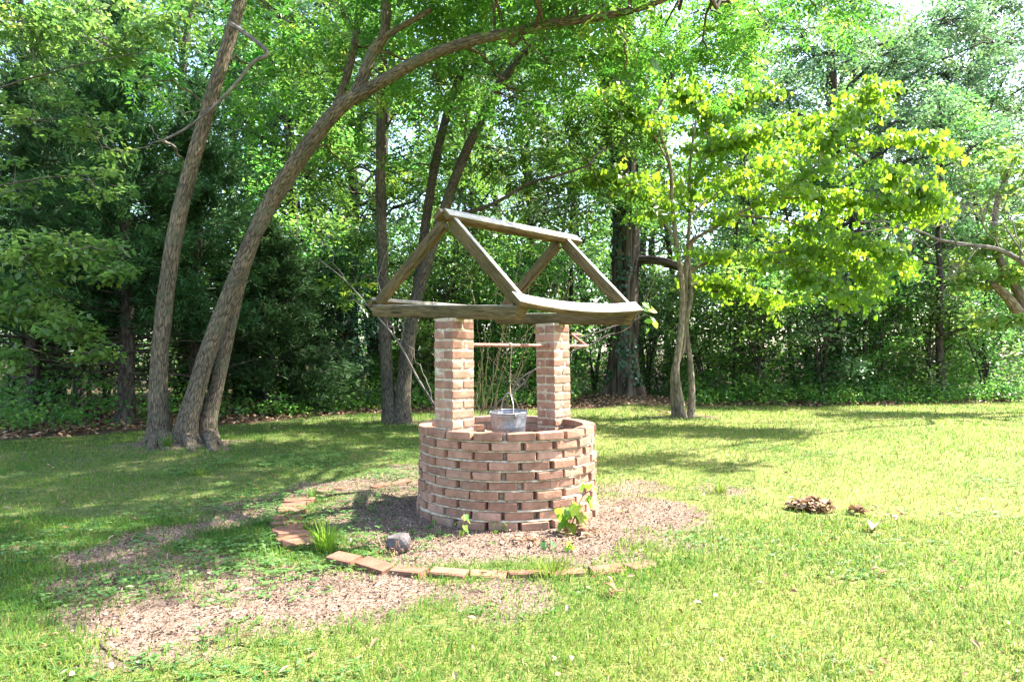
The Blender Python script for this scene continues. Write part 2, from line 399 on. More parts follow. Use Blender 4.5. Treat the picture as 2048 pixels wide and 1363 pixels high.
M['mortar'] = simple_noise_mat('mortar', [(.3, (.22, .165, .10)), (.5, (.42, .34, .235)), (.72, (.57, .51, .41))], 30.0, bump=.9, dist=.01)
M['pipe'] = simple_noise_mat('rusty_pipe', [(.35, (.16, .075, .05)), (.55, (.30, .15, .11)), (.75, (.42, .27, .22))], 40.0, rough=.65, metal=.3, bump=.3, dist=.002)
M['rope'] = simple_noise_mat('rope_jute', [(.3, (.22, .16, .10)), (.7, (.42, .34, .24))], 120.0, bump=.5, dist=.003)
M['stone'] = simple_noise_mat('grey_stone', [(.3, (.06, .053, .05)), (.6, (.125, .112, .108)), (.8, (.20, .18, .17))], 16.0, bump=.8, dist=.01)
M['wire'] = simple_noise_mat('bail_wire', [(.3, (.38, .36, .34)), (.7, (.62, .60, .58))], 60.0, rough=.45, metal=.8, bump=.1)

def wood_mat():
    m, nt, out = new_mat('weathered_lit_top_timber')
    a = N_(nt, 'ShaderNodeAttribute', attribute_name='tco').outputs['Vector']; oi = N_(nt, 'ShaderNodeObjectInfo')
    cmb = N_(nt, 'ShaderNodeCombineXYZ'); mu = N_(nt, 'ShaderNodeMath', operation='MULTIPLY'); mu.inputs[1].default_value = 23.0
    nt.links.new(oi.outputs['Random'], mu.inputs[0])
    for i in range(3): nt.links.new(mu.outputs[0], cmb.inputs[i])
    ad = N_(nt, 'ShaderNodeVectorMath', operation='ADD'); nt.links.new(a, ad.inputs[0]); nt.links.new(cmb.outputs[0], ad.inputs[1])
    def noise(scl, d=5.0, r=.6):
        mp = N_(nt, 'ShaderNodeMapping'); mp.inputs['Scale'].default_value = scl; nt.links.new(ad.outputs[0], mp.inputs[0])
        n = N_(nt, 'ShaderNodeTexNoise', Scale=1.0, Detail=d, Roughness=r); nt.links.new(mp.outputs[0], n.inputs['Vector']); return n.outputs['Fac']
    grain = noise((110, 110, 9), 7.0, .75); big = noise((11, 11, 3.5), 4.0); crack = noise((75, 75, 2.6), 3.0)
    c = ramp(nt, [(.28, (.032, .023, .010)), (.5, (.098, .072, .032)), (.72, (.19, .148, .078))], grain).outputs[0]  # tone of the side faces, their shade painted in as darker brown
    v = ramp(nt, [(.3, (.6, .66, .5)), (.6, (1.15, 1.1, 1.0))], big).outputs[0]
    c = mixc(nt, 1.0, c, v, 'MULTIPLY')
    k = ramp(nt, [(.32, (.15, .15, .15)), (.40, (1, 1, 1))], crack).outputs[0]
    c = mixc(nt, 1.0, c, k, 'MULTIPLY')
    geo = N_(nt, 'ShaderNodeNewGeometry'); sx = N_(nt, 'ShaderNodeSeparateXYZ'); nt.links.new(geo.outputs['True Normal'], sx.inputs[0])
    up = N_(nt, 'ShaderNodeMapRange'); up.inputs[1].default_value = .45; up.inputs[2].default_value = .75; nt.links.new(sx.outputs[2], up.inputs[0])
    grey = ramp(nt, [(.3, (.20, .185, .16)), (.5, (.40, .385, .35)), (.72, (.55, .54, .50))], grain).outputs[0]  # upward faces whitened: weathering together with painted-in sunlight
    grey = mixc(nt, 1.0, grey, k, 'MULTIPLY')
    mm = N_(nt, 'ShaderNodeMath', operation='MULTIPLY'); mm.inputs[1].default_value = .75; nt.links.new(up.outputs[0], mm.inputs[0])
    c = mixc(nt, mm.outputs[0], c, grey)
    p = N_(nt, 'ShaderNodeBsdfPrincipled', Roughness=.9); p.inputs['Specular IOR Level'].default_value = .15
    nt.links.new(c, p.inputs['Base Color'])
    s = N_(nt, 'ShaderNodeMath', operation='ADD'); nt.links.new(grain, s.inputs[0]); nt.links.new(k, s.inputs[1])
    b = N_(nt, 'ShaderNodeBump', Strength=.6, Distance=.005); nt.links.new(s.outputs[0], b.inputs['Height']); nt.links.new(b.outputs[0], p.inputs['Normal'])
    nt.links.new(p.outputs[0], out.inputs[0]); return m
M['timber'] = wood_mat()

def zinc_mat():
    m, nt, out = new_mat('galvanised_zinc')
    tc = N_(nt, 'ShaderNodeTexCoord')
    vo = N_(nt, 'ShaderNodeTexVoronoi', Scale=55.0); nt.links.new(tc.outputs['Object'], vo.inputs['Vector'])
    n = N_(nt, 'ShaderNodeTexNoise', Scale=9.0, Detail=5.0); nt.links.new(tc.outputs['Object'], n.inputs['Vector'])
    c = ramp(nt, [(.2, (.24, .245, .25)), (.8, (.36, .365, .38))], vo.outputs['Color']).outputs[0]
    st = ramp(nt, [(.45, (0, 0, 0)), (.68, (.65, .65, .65))], n.outputs['Fac']).outputs[0]
    c = mixc(nt, st, c, (.30, .24, .19))
    p = N_(nt, 'ShaderNodeBsdfPrincipled', Roughness=.45, Metallic=.75); nt.links.new(c, p.inputs['Base Color'])
    rr = ramp(nt, [(.3, (.45, .45, .45)), (.7, (.7, .7, .7))], n.outputs['Fac']).outputs[0]; nt.links.new(rr, p.inputs['Roughness'])
    nt.links.new(p.outputs[0], out.inputs[0]); return m
M['zinc'] = zinc_mat()

# ------------------------------------------------------------------ ground
WC = np.array((-0.037, 5.33))                 # centre of the well
EDGE_X = np.array((-40, -12, -7, -4.8, -2.9, 0, 2.2, 4.2, 12, 20, 60.0))
EDGE_Y = np.array((8.0, 8.8, 9.5, 11.4, 13.6, 14.3, 14.8, 15.3, 16.3, 17, 18.0))
OLD = np.array((2.60, 16.4))                  # foot of the old tree

def forest_mask(x, y):
    e = np.interp(x, EDGE_X, EDGE_Y) + (fbm(x * .8, y * .8, 5) - .5) * .9
    return np.clip((y - e) / .35 + .5, 0, 1)

def seg_d(x, y, a, b):
    ax, ay = a; bx, by = b; dx, dy = bx - ax, by - ay
    t = np.clip(((x - ax) * dx + (y - ay) * dy) / (dx * dx + dy * dy + 1e-9), 0, 1)
    return np.hypot(x - ax - t * dx, y - ay - t * dy)

def bare_mask(x, y):
    x = np.asarray(x, float); y = np.asarray(y, float)
    n = (fbm(x * 2.6, y * 2.6, 11, 5) - .5)
    b = np.zeros_like(x)
    def soft(d, r, amt=1.0):
        return amt * np.clip((r - d) / (r * .7) + n * 3.2, 0, 1)
    r = np.hypot(x - WC[0], y - WC[1]); ang = np.arctan2(y - WC[1], x - WC[0])
    bed = np.clip((1.66 - r) / .40 + n * 2.6, 0, 1)
    back = np.clip((np.sin(ang) - .1) * 1.6, 0, .6)
    b = np.maximum(b, bed * (1 - back * (.3 + vnoise(x * 5, y * 5, 3))))
    for a, c, rad, amt in (((-1.45, 2.95), (-.62, 3.36), .52, 1.0), ((-.62, 3.36), (-.05, 3.45), .30, .75),
                           ((-2.5, 4.1), (-2.05, 5.0), .44, .85), ((-2.05, 5.0), (-1.75, 6.1), .42, .8), ((-1.75, 6.1), (-1.0, 7.0), .40, .85), ((-2.2, 3.6), (-1.5, 3.2), .42, .8), ((-1.5, 3.6), (-.8, 3.6), .3, .8),
                           ((-1.9, 4.1), (-1.5, 3.5), .34, .7), ((-4.75, 8.85), (-3.85, 8.75), .42, .85), ((-1.95, 11.9), (-2.0, 11.9), .6, .6),
                           ((2.9, 12.6), (3.6, 12.7), .5, .6), ((1.3, 6.2), (1.9, 5.9), .3, .7)):
        b = np.maximum(b, soft(seg_d(x, y, a, c), rad, amt))
    return np.clip(b, 0, 1)

def dry_mask(x, y):
    x = np.asarray(x, float); y = np.asarray(y, float)
    return np.clip(np.clip((x + 1.2) / 2.6, 0, 1) * .8 + np.clip((3.6 - y) / 1.0, 0, 1) * .6, 0, 1) * (.6 + .8 * fbm(x * 1.1, y * 1.1, 91, 3))

def height(x, y):
    x = np.asarray(x, float); y = np.asarray(y, float)
    d = np.hypot(x - WC[0], y - WC[1])
    h = (fbm(x * .7, y * .7, 21) - .5) * .07 * np.clip((d - 1.7) / 1.5, 0, 1)
    h = h + .26 * np.exp(-((x - OLD[0]) ** 2 / 1.0 + (y - OLD[1]) ** 2 / 1.2))
    h = h + .07 * np.exp(-((x + 4.15) ** 2 / .8 + (y - 9.0) ** 2 / .5))
    return h

def spaced(lo, hi, step, far, grow=1.35):
    c = list(np.arange(lo, hi + 1e-6, step)); s = step
    while c[-1] < far: s *= grow; c.append(c[-1] + s)
    s = step; a = []
    x = lo
    while x > -far: s *= grow; x -= s; a.append(x)
    return np.array(a[::-1] + c)
gx = spaced(-9, 12, .075, 260); gy = spaced(1.5, 17.5, .065, 260)
X, Y = np.meshgrid(gx, gy); Z = height(X, Y)
nb = (fbm(X * 9, Y * 9, 31) - .5) * .02 * bare_mask(X, Y); Z = Z + nb
g = Geo(); nx = len(gx); ny = len(gy)
ii = np.arange(ny - 1)[:, None] * nx + np.arange(nx - 1)[None]
g.add(np.stack([X, Y, Z], -1), np.stack([ii, ii + 1, ii + nx + 1, ii + nx], -1).reshape(-1, 4))
gm = g.mesh('ground', M['ground'], True)
for nm, arr in (('bare', bare_mask(X, Y)), ('forest', forest_mask(X, Y)), ('dry', dry_mask(X, Y))):
    a = gm.attributes.new(nm, 'FLOAT', 'POINT'); a.data.foreach_set('value', arr.astype(np.float32).ravel())
ground = bpy.data.objects.new('ground', gm); COL.objects.link(ground)
tag(ground, 'lawn and bare earth running back under the trees', kind='structure')

# ------------------------------------------------------------------ the well
WELL = thing('wishing_well', (WC[0], WC[1], 0), 'round red brick wishing well with two brick pillars and open timber roof frame', 'well')
R_OUT = 0.69; N_BR = 19; PITCH = 0.0675; COURSES = 10
BL, BD, BH = 0.197, 0.095, 0.0535

def brick_mesh(name, l, d, h, seed, mat, jit=.0016):
    r = random.Random(seed); bm = bmesh.new(); bmesh.ops.create_cube(bm, size=1)
    bmesh.ops.scale(bm, vec=(l, d, h), verts=bm.verts)
    bmesh.ops.bevel(bm, geom=list(bm.edges), offset=.0045, segments=1, profile=.6, affect='EDGES')
    for v in bm.verts: v.co += Vector((r.uniform(-1, 1), r.uniform(-1, 1), r.uniform(-1, 1))) * jit
    if seed % 3 == 0:                          # a knocked corner
        c = Vector((l / 2 * r.choice((-1, 1)), -d / 2, h / 2 * r.choice((-1, 1))))
        for v in bm.verts:
            if (v.co - c).length < .02: v.co += (Vector((0, 0, 0)) - c).normalized() * r.uniform(.004, .012)
    me = bpy.data.meshes.new(name); bm.to_mesh(me); bm.free(); me.materials.append(mat); return me
BRICKS = [brick_mesh('brick', BL, BD, BH, s, M['brick']) for s in range(9)]
HALF = [brick_mesh('brick', BL / 2 - .006, BD, BH, s + 50, M['brick']) for s in range(5)]
PILB = [brick_mesh('brick', .205, .0965, BH, s + 80, M['brick'], .001) for s in range(6)]

# mortar body of the ring: core cylinder + lumpy bed joints
g = Geo(); na = 228; aa = np.linspace(0, 2 * np.pi, na, endpoint=False)
def ring(prof_r, prof_z):
    pr = np.asarray(prof_r); pz = np.asarray(prof_z); k = pr.shape[0]
    v = np.stack([pr * np.cos(aa)[None], pr * np.sin(aa)[None], pz], -1)
    i = np.arange(k - 1)[:, None] * na; j = np.arange(na)[None]
    f = np.stack([i + j, i + (j + 1) % na, i + na + (j + 1) % na, i + na + j], -1).reshape(-1, 4)
    g.add(v.reshape(-1, 3), f)
one = np.ones(na)
ring(np.stack([one * (R_OUT - .058), one * (R_OUT - .056), one * (R_OUT - .060), one * (R_OUT - .080), one * (R_OUT - .083)]),
     np.stack([one * -.04, one * .3, one * .655, one * .655, one * -.04]))
def course_r(c):
    return R_OUT + [.018, .006, .0, -.004, -.008, -.003, -.006, -.010, -.006, .0][c]
for c in range(COURSES):
    z0 = (c + 1) * PITCH - .0135
    if c == COURSES - 1: break
    ro = min(course_r(c), course_r(c + 1))
    n1 = fbm(aa * 9, aa * 0 + c * 7.3, 41, 4)[None][0]; n2 = fbm(aa * 14, aa * 0 + c * 3.1 + 50, 43, 3); n3 = fbm(aa * 5, aa * 0 + c * 5.7, 47, 3)
    oo = ro - .009 + (n1 - .5) * .046
    oo = np.minimum(oo, ro + .008)
    top = z0 + .0145 + (n2 - .5) * .004; bot = z0 - .0015 - (n3 - .5) * .004
    ring(np.stack([one * (R_OUT - .09), oo - .012, oo - .002, oo, oo - .003, oo - .014, one * (R_OUT - .09)]),
         np.stack([bot, bot - .0006, bot + .002, (bot + top) / 2 - .002, top - .004 * n1, top, top]))
ring_wall = g.build('ring_wall', M['mortar'], WELL, True)
tag(ring_wall, 'round wall of stacked red bricks with open joints')
rb = random.Random(3)
def add_child(name, me, parent, loc, rot):
    o = bpy.data.objects.new(name, me); COL.objects.link(o); o.parent = parent
    o.location = loc; o.rotation_euler = rot; return o
for c in range(COURSES):
    off = (c % 2) * .5 + rb.uniform(-.07, .07) + .18
    for k in range(N_BR):
        th = 2 * math.pi * (k + off) / N_BR + rb.uniform(-.022, .022)
        r = course_r(c) - BD / 2 + rb.uniform(-.009, .007) - .004
        z = c * PITCH + BH / 2 + rb.uniform(-.0012, .0012)
        add_child('brick', rb.choice(BRICKS), ring_wall, (r * math.cos(th), r * math.sin(th), z),
                  (rb.uniform(-.025, .025), rb.uniform(-.018, .018), th + math.pi / 2 + rb.uniform(-.045, .045)))
# earth filling inside the well
g = Geo(); rr_ = np.linspace(0, .62, 9); tt_ = np.linspace(0, 2 * np.pi, 49)
Rg, Tg = np.meshgrid(rr_, tt_); xg = Rg * np.cos(Tg); yg = Rg * np.sin(Tg)
zg = .50 + (fbm(xg * 6 + 9, yg * 6 + 9, 61) - .5) * .05
ii = np.arange(48)[:, None] * 9 + np.arange(8)[None]
g.add(np.stack([xg, yg, zg], -1), np.stack([ii, ii + 9, ii + 10, ii + 1], -1).reshape(-1, 4))
fill_m = simple_noise_mat('well_earth', [(.3, (.06, .042, .03)), (.6, (.15, .105, .075)), (.8, (.25, .18, .13))], 24.0)
g.build('earth_fill', fill_m, WELL, True)

# pillars
AX = np.array((.7071, .7071)); PX = np.array((.7071, -.7071))     # along the crank / across it
def pillar(cx, cy, z0, z1, lean, seed, label):
    g = Geo(); s = .1025; na_, nz_ = 22, 92
    for q in range(4):
        u = np.linspace(-s, s, na_); zz = np.linspace(z0, z1, nz_); U, Zz = np.meshgrid(u, zz)
        n = fbm(U * 16 + q * 13 + seed * 5, Zz * 16, 71 + seed, 4); n2 = fbm(U * 60 + q * 7, Zz * 60, 73, 2)
        d = s - .0035 + np.clip((n - .645) * .05, -.003, .0045) + (n2 - .5) * .002
        d = np.where((np.abs(U) > s - .004), s - .004, d)
        ang = math.radians(45 + 90 * q); e = np.array((math.cos(ang), math.sin(ang))); t = np.array((-e[1], e[0]))
        U2 = np.clip(U, -s + .004, s - .004)
        xy = e[None, None] * d[..., None] + t[None, None] * U2[..., None]
        v = np.concatenate([xy, Zz[..., None]], -1).reshape(-1, 3)
        ii = np.arange(nz_ - 1)[:, None] * na_ + np.arange(na_ - 1)[None]
        g.add(v, np.stack([ii, ii + 1, ii + na_ + 1, ii + na_], -1).reshape(-1, 4))
    q = s - .004; cr = [(q * math.cos(math.radians(a)) * 1.414, q * math.sin(math.radians(a)) * 1.414) for a in (0, 90, 180, 270)]
    g.add([(x, y, z1) for x, y in cr], [[0, 1, 2, 3]])
    p = g.build('pillar', M['mortar'], WELL, False); p.location = (cx - WC[0], cy - WC[1], 0)
    tag(p, label)
    p.rotation_euler = lean
    n = int((z1 - z0 - .012) / PITCH); pitch = (z1 - z0 - .01) / n
    r = random.Random(seed)
    for k in range(n):
        z = z0 + k * pitch + BH / 2 + .004
        ra = math.radians(45 + 90 * ((k + seed) % 2))
        for sd in (-1, 1):
            dx, dy = -math.sin(ra) * sd * .0542, math.cos(ra) * sd * .0542
            add_child('brick', r.choice(PILB), p, (dx + r.uniform(-.0015, .0015), dy + r.uniform(-.0015, .0015), z + r.uniform(-.001, .001)),
                      (0, 0, ra + (math.pi if sd < 0 else 0) + r.uniform(-.01, .01)))
    return p
pillar(-.419, 4.945, .46, 1.457, (0, 0, 0), 0, 'brick pillar nearer the camera')
pillar(.367, 5.775, .46, 1.457, (0.0, -.018, 0), 1, 'brick pillar farther from the camera, holding the crank')

# timber
def beam(name, p0, p1, w, h, side, bow=None, miter=(0, 0), seed=0, parent=WELL, segs=14, label=None):
    """timber from p0 to p1; 'side' is the direction of its width"""
    g = Geo(); p0 = np.asarray(p0, float); p1 = np.asarray(p1, float)
    T = unit(p1 - p0); S = np.asarray(side, float); S = unit(S - T * S.dot(T)); U = np.cross(T, S); U = U if U[2] >= 0 else -U
    c = .004; a, b = w / 2, h / 2
    sec = np.array([(-a + c, -b), (a - c, -b), (a, -b + c), (a, b - c), (a - c, b), (-a + c, b), (-a, b - c), (-a, -b + c)])
    u = np.linspace(0, 1, segs); L = np.linalg.norm(p1 - p0)
    ctr = p0 + (p1 - p0) * u[:, None]
    if bow is not None: ctr = ctr + np.asarray(bow) * (4 * u * (1 - u))[:, None]
    nj = (np.stack([vnoise(u * L * 4 + seed, np.full(segs, k // 2 * 3.3), 81 + seed) for k in range(8)], 1) - .5) * .0015
    loc = sec[None] * (1 + 0 * u[:, None, None])
    loc = loc + np.sign(sec)[None] * nj[..., None]
    v = ctr[:, None] + S * loc[..., :1] + U * loc[..., 1:]
    v[0] += T * (sec[:, 1] / b * miter[0])[:, None]; v[-1] += T * (sec[:, 1] / b * miter[1])[:, None]
    tco = np.concatenate([loc, (u * L)[:, None, None] + 0 * loc[..., :1]], -1)
    i = np.arange(segs - 1)[:, None] * 8; j = np.arange(8)[None]
    f = np.stack([i + j, i + (j + 1) % 8, i + 8 + (j + 1) % 8, i + 8 + j], -1).reshape(-1, 4)
    off = np.array((WC[0], WC[1], 0))
    g.add(v.reshape(-1, 3) - off, f, tco=tco.reshape(-1, 3))
    for k, rev in ((0, True), (segs - 1, False)):
        cv = np.vstack([v[k], v[k].mean(0)]); jj = np.arange(8); ff = np.stack([jj, (jj + 1) % 8, np.full(8, 8)], -1)
        tt = np.vstack([tco[k], tco[k].mean(0)])
        g.add(cv - off, ff[:, ::-1] if rev else ff, tco=tt[:, [2, 1, 0]])
    me = g.mesh(name, M['timber']); bm = bmesh.new(); bm.from_mesh(me); bmesh.ops.recalc_face_normals(bm, faces=bm.faces); bm.to_mesh(me); bm.free()
    o = bpy.data.objects.new(name, me); COL.objects.link(o); o.parent = parent
    if label: o['label'] = label
    return o
def on_axis(a, s=0.0, z=0.0):                   # a along the crank axis, s across (towards the camera's right)
    p = WC + AX * a + PX * s; return np.array((p[0], p[1], z))
A0, A1 = -.56, .60
ax3 = np.array((AX[0], AX[1], 0)); px3 = np.array((PX[0], PX[1], 0))
# cross beams on the pillars
zf = lambda z: z
f_l, f_r = on_axis(A0, -.97, 1.553), on_axis(A0, .70, 1.468)
b_l, b_r = on_axis(A1, -.73, 1.520), on_axis(A1, .73, 1.470)
beam('cross_beam', f_l, f_r, .085, .098, ax3, seed=1, miter=(-.02, .03), label='timber cross beam over the nearer pillar')
beam('cross_beam', b_l, b_r, .085, .095, ax3, seed=2, miter=(-.02, .03), label='timber cross beam over the farther pillar')
# rafters
RZ0, RZ1 = 2.20, 2.185
apf, apb = on_axis(A0 - .01, -.03, RZ0), on_axis(A1 + .06, -.01, RZ1)
def rafter(top, foot, sd, seed, label):
    beam('rafter', top, foot, .042, .092, ax3, seed=seed, label=label)
rafter(apf + px3 * -.04 + np.array((0, 0, -.045)), f_l + px3 * .03 + np.array((0, 0, .06)), -1, 3, 'rafter rising from the far left end of the roof frame')
rafter(apf + px3 * .045 + np.array((0, 0, -.055)), f_r + px3 * -.03 + np.array((0, 0, .085)), 1, 4, 'rafter falling to the middle of the frame in front')
rafter(apb + px3 * -.04 + np.array((0, 0, -.045)), b_l + px3 * .03 + np.array((0, 0, .06)), -1, 5, None)
rafter(apb + px3 * .045 + np.array((0, 0, -.055)), b_r + px3 * -.03 + np.array((0, 0, .08)), 1, 6, 'rafter falling to the right end of the frame')
# ridge and eaves boards follow the roof slope
sl = unit(np.array((PX[0] * .76, PX[1] * .76, -.66))); sl2 = unit(np.array((-PX[0] * .86, -PX[1] * .86, -.60)))
e0, e1 = on_axis(-.625, -.03, RZ0 + .035), on_axis(.835, -.01, RZ1 + .028)
beam('ridge_board', e0 + sl * .050, e1 + sl * .050, .092, .042, sl, seed=7, label='ridge board on the sunlit side')
beam('ridge_board', e0 + sl2 * .048 - ax3 * .02, e1 + sl2 * .048, .088, .042, sl2, seed=8)
r0 = f_r + px3 * .015 + np.array((0, 0, .088)) - ax3 * .08; r1 = b_r + px3 * .015 + np.array((0, 0, .088)) + ax3 * .085
beam('eaves_board', r0, r1, .105, .042, sl, bow=(0, 0, -.040), seed=9, segs=24, label='sagging weathered eaves board on the right, sunlit top painted into its colour')
l0 = f_l - px3 * .01 + np.array((0, 0, .068)) - ax3 * .05; l1 = b_l - px3 * .01 + np.array((0, 0, .060)) + ax3 * .1
beam('eaves_board', l0, l1, .095, .042, sl2, seed=10)
# crank
g = Geo()
cz = 1.268; ca, cb = on_axis(-.62 + .2, 0, cz), on_axis(.98, 0, cz)
el = cb + np.array((-.6, .6, .52)) * .2; hd = el + ax3 * .13
off3 = np.array((WC[0], WC[1], 0))
P = np.array([ca, cb - ax3 * .02, cb + ax3 * .004, cb + (el - cb) * .1, el - (el - cb) * .1, el, el + ax3 * .03, hd])
tube(g, P - off3, .0145, 10)
crank = g.build('crank', M['pipe'], WELL, True); tag(crank, 'rusty bent pipe crank through the pillars')

# bucket with bail, rope on the crank
BK = np.array((-.020, 5.20, .525))
bucket = thing('bucket', BK, 'galvanised metal bucket sitting inside the top of the brick well', 'bucket')
g = Geo(); prof = [(0, .012), (.108, .012), (.110, 0), (.113, .004), (.116, .03), (.1215, .07), (.1235, .074), (.1235, .082), (.1235, .086), (.127, .12), (.130, .126), (.130, .134), (.129, .138), (.139, .215),
                   (.143, .236), (.1405, .236), (.136, .215), (.124, .10), (.112, .02), (0, .016)]
ns = 56; a_ = np.linspace(0, 2 * np.pi, ns, endpoint=False)
pr = np.array(prof); dent = 1 + .02 * np.exp(-((a_ - 5.2) / .35) ** 2)
v = np.stack([pr[:, :1] * np.cos(a_)[None] * dent, pr[:, :1] * np.sin(a_)[None] * (2 - dent), pr[:, 1:] + 0 * a_[None]], -1)
i = np.arange(len(pr) - 1)[:, None] * ns; j = np.arange(ns)[None]
g.add(v.reshape(-1, 3), np.stack([i + j, i + (j + 1) % ns, i + ns + (j + 1) % ns, i + ns + j], -1).reshape(-1, 4))
g.build('body', M['zinc'], bucket, True)
g = Geo(); tube(g, np.stack([.1425 * np.cos(np.linspace(0, 2 * np.pi, 49)), .1425 * np.sin(np.linspace(0, 2 * np.pi, 49)), np.full(49, .237)], -1), .0048, 8, cap=False)
g.build('rim', M['zinc'], bucket, True)
g = Geo(); u = np.linspace(0, np.pi, 25)
bail = np.stack([-.012 + .016 * np.sin(u), -.138 * np.cos(u), .225 + .155 * np.sin(u)], -1)
tube(g, bail, .0026, 7); g.build('bail', M['wire'], bucket, True)
for sgn in (-1, 1):
    g = Geo(); tube(g, np.array([(0, sgn * .137, .205), (0, sgn * .149, .214), (0, sgn * .150, .232), (0, sgn * .139, .241)]), .006, 6)
    g.build('ear', M['zinc'], bucket, True)
bucket.rotation_euler = (math.radians(2), math.radians(-2.5), .35)
g = Geo(); rp = on_axis(.03, 0, cz)
k = np.linspace(0, 2 * np.pi * 3, 40)
coil = rp + ax3 * (np.linspace(-.012, .012, 40))[:, None] + np.array((0, 0, 1.0)) * (np.cos(k) * .019)[:, None] + px3 * (np.sin(k) * .019)[:, None]
tube(g, coil, .0042, 6)
tube(g, resample([rp + px3 * .018, rp + np.array((.002, -.01, -.22)), (BK[0] + .008, BK[1] + .02, BK[2] + .375)], 16), .0024, 6)
tube(g, resample([(BK[0] + .008, BK[1] + .02, BK[2] + .38), (BK[0] + .05, BK[1] + .03, BK[2] + .31), (BK[0] + .085, BK[1] + .03, BK[2] + .23)], 10), .0032, 6)
ro = g.build('rope', M['rope'], None, True); tag(ro, 'thin rope hanging from the rusty crank down to the bucket', 'rope')

# ------------------------------------------------------------------ edging bricks round the bed
EDG = thing('brick_edging', (WC[0], WC[1], 0), 'low ring of half buried red bricks edging the bed around the well', 'edging')
EB = [brick_mesh('brick', .20, .10, .07, s + 200, M['brick_edge'], .004) for s in range(5)]
re_ = random.Random(12)
th = 2.35
while th < 2 * math.pi + .55:
    deg = math.degrees(th)
    rad = 1.66 + .03 * math.sin(th * 5) + re_.uniform(-.02, .02) - (.22 if deg < 150 else 0)
    left = 170 < deg < 222
    vis = left or deg < 170 or (232 < deg < 262) or (262 <= deg < 302 and re_.random() < .85) or (300 <= deg and re_.random() < .12)
    z = (.000 if left else -.006) - (.014 if deg < 170 else 0) + re_.uniform(-.012, .010)
    if deg > 262: z -= .010
    if 232 < deg < 250: z += .02
    if vis:
        lay = re_.uniform(-.12, .12) + (math.pi / 2 + re_.uniform(-.15, .15) if left else 0)
        b = add_child('brick', re_.choice(EB), EDG, (rad * math.cos(th), rad * math.sin(th), z), (re_.uniform(-.16, .16), re_.uniform(-.12, .12), th + math.pi / 2 + lay))
    th += (.105 if left else .21) / rad * re_.uniform(.98, 1.08)

# ------------------------------------------------------------------ trees
def px_path(pts, depth):
    """pts: (px, py[, depth]) -> world points"""
    out = []
    for i, p in enumerate(pts):
        d = p[2] if len(p) > 2 else depth
        out.append(at(p[0], p[1], d))
    return np.array(out)

def in_blob(n, c, rh, rv, r):
    d = rand_dirs(n, r) * (r.random(n) ** .45)[:, None]
    return np.asarray(c) + d * np.array((rh, rh, rv))

def foliage_compound(geo, wood, blobs, anchors, dens=95, leaf=.105, L=.34, seed=1, twr=.012):
    """blobs (centre, rh, rv, amount): each gets a limb from the nearest anchor, twigs and compound leaves"""
    r = np.random.default_rng(seed); anchors = np.asarray(anchors)
    for c, rh, rv, amt in blobs:
        c = np.asarray(c); dd = np.linalg.norm(anchors - c, axis=1) + np.maximum(0, anchors[:, 2] - c[2]) * .6
        a = anchors[np.argmin(dd)]
        if np.linalg.norm(a - c) > .3: twig(wood, a, c, twr * (1 + .5 * np.linalg.norm(a - c)), twr * .7, .06, 8, 5, .03, r)
        nc = max(3, int(amt * dens * rh * rh * .16)); cc = in_blob(nc, c, rh, rv, r)
        for q in cc:
            twig(wood, c + (q - c) * .1, q, twr * .55, twr * .22, .08, 4, 3, .05, r)
            m = int(r.integers(5, 10))
            P = q + r.normal(size=(m, 3)) * np.array((.13, .13, .06))
            out = unit((q - c) * np.array((1, 1, .4)) + r.normal(size=3) * .1)
            A = out[None] * .6 + r.normal(size=(m, 3)) * np.array((.8, .8, .28)); 
            N = np.array((0, 0, 1.0)) + r.normal(size=(m, 3)) * .35
            sprays(geo, P, A, N, L * (.75 + .5 * r.random(m)), 5, leaf, leaf * .33, np.clip(r.random() * .7 + r.random(m) * .3, 0, 1))

def trunk(geo, path, r0, r1, n=40, sides=16, flare=0.0, rough=.07, seed=0, pw=1.0):
    P = resample(path, n); u = np.linspace(0, 1, n)
    R = r0 + (r1 - r0) * u ** pw
    if flare:
        ln = np.concatenate([[0], np.cumsum(np.linalg.norm(np.diff(P, axis=0), axis=1))]); R = R * (1 + flare * np.exp(-ln / .22) + .35 * flare * np.exp(-ln / .6))
    tube(geo, P, R, sides, rough, seed); return P

# --- tree with three trunks (left)
T1 = thing('triple_trunk_tree', (*ground_at(370, 888), 0), 'tall tree with three leaning brown trunks from one base left of the well', 'tree')
base1 = np.array(T1.location); D1 = 8.93
def sub(P, b): return P - b
anch = []
wood = Geo()
t1 = px_path([(316, 905, 8.9), (318, 850, 8.92), (316, 780), (322, 680), (336, 560), (352, 460), (378, 350), (410, 240), (440, 140), (470, 40), (495, -60), (540, -220, 8.7), (580, -420, 8.4)], D1)
g = Geo(); P = trunk(g, sub(t1, base1), .116, .064, 60, 20, .8, .10, 1); anch.append(P[22:] + base1)
tk = g.build('trunk', M['bark_main'], T1, True); tag(tk, 'leftmost trunk, nearly upright')
t2 = px_path([(372, 902, 8.85), (374, 850, 8.87), (392, 780), (420, 690), (455, 600), (495, 500), (545, 395), (605, 305, 8.8), (665, 230, 8.7), (712, 190, 8.6)], D1)
g = Geo(); P = trunk(g, sub(t2, base1), .114, .088, 48, 20, .7, .10, 2); anch.append(P[25:] + base1)
t2a = px_path([(700, 200, 8.62), (760, 165, 8.5), (850, 115, 8.3), (950, 80, 8.1), (1040, 62, 7.9), (1120, 45, 7.75), (1195, 34, 7.6), (1300, 10, 7.45), (1400, -40, 7.35)], 8)
P = trunk(g, sub(t2a, base1), .084, .030, 36, 14, 0, .06, 3); anch.append(P + base1)
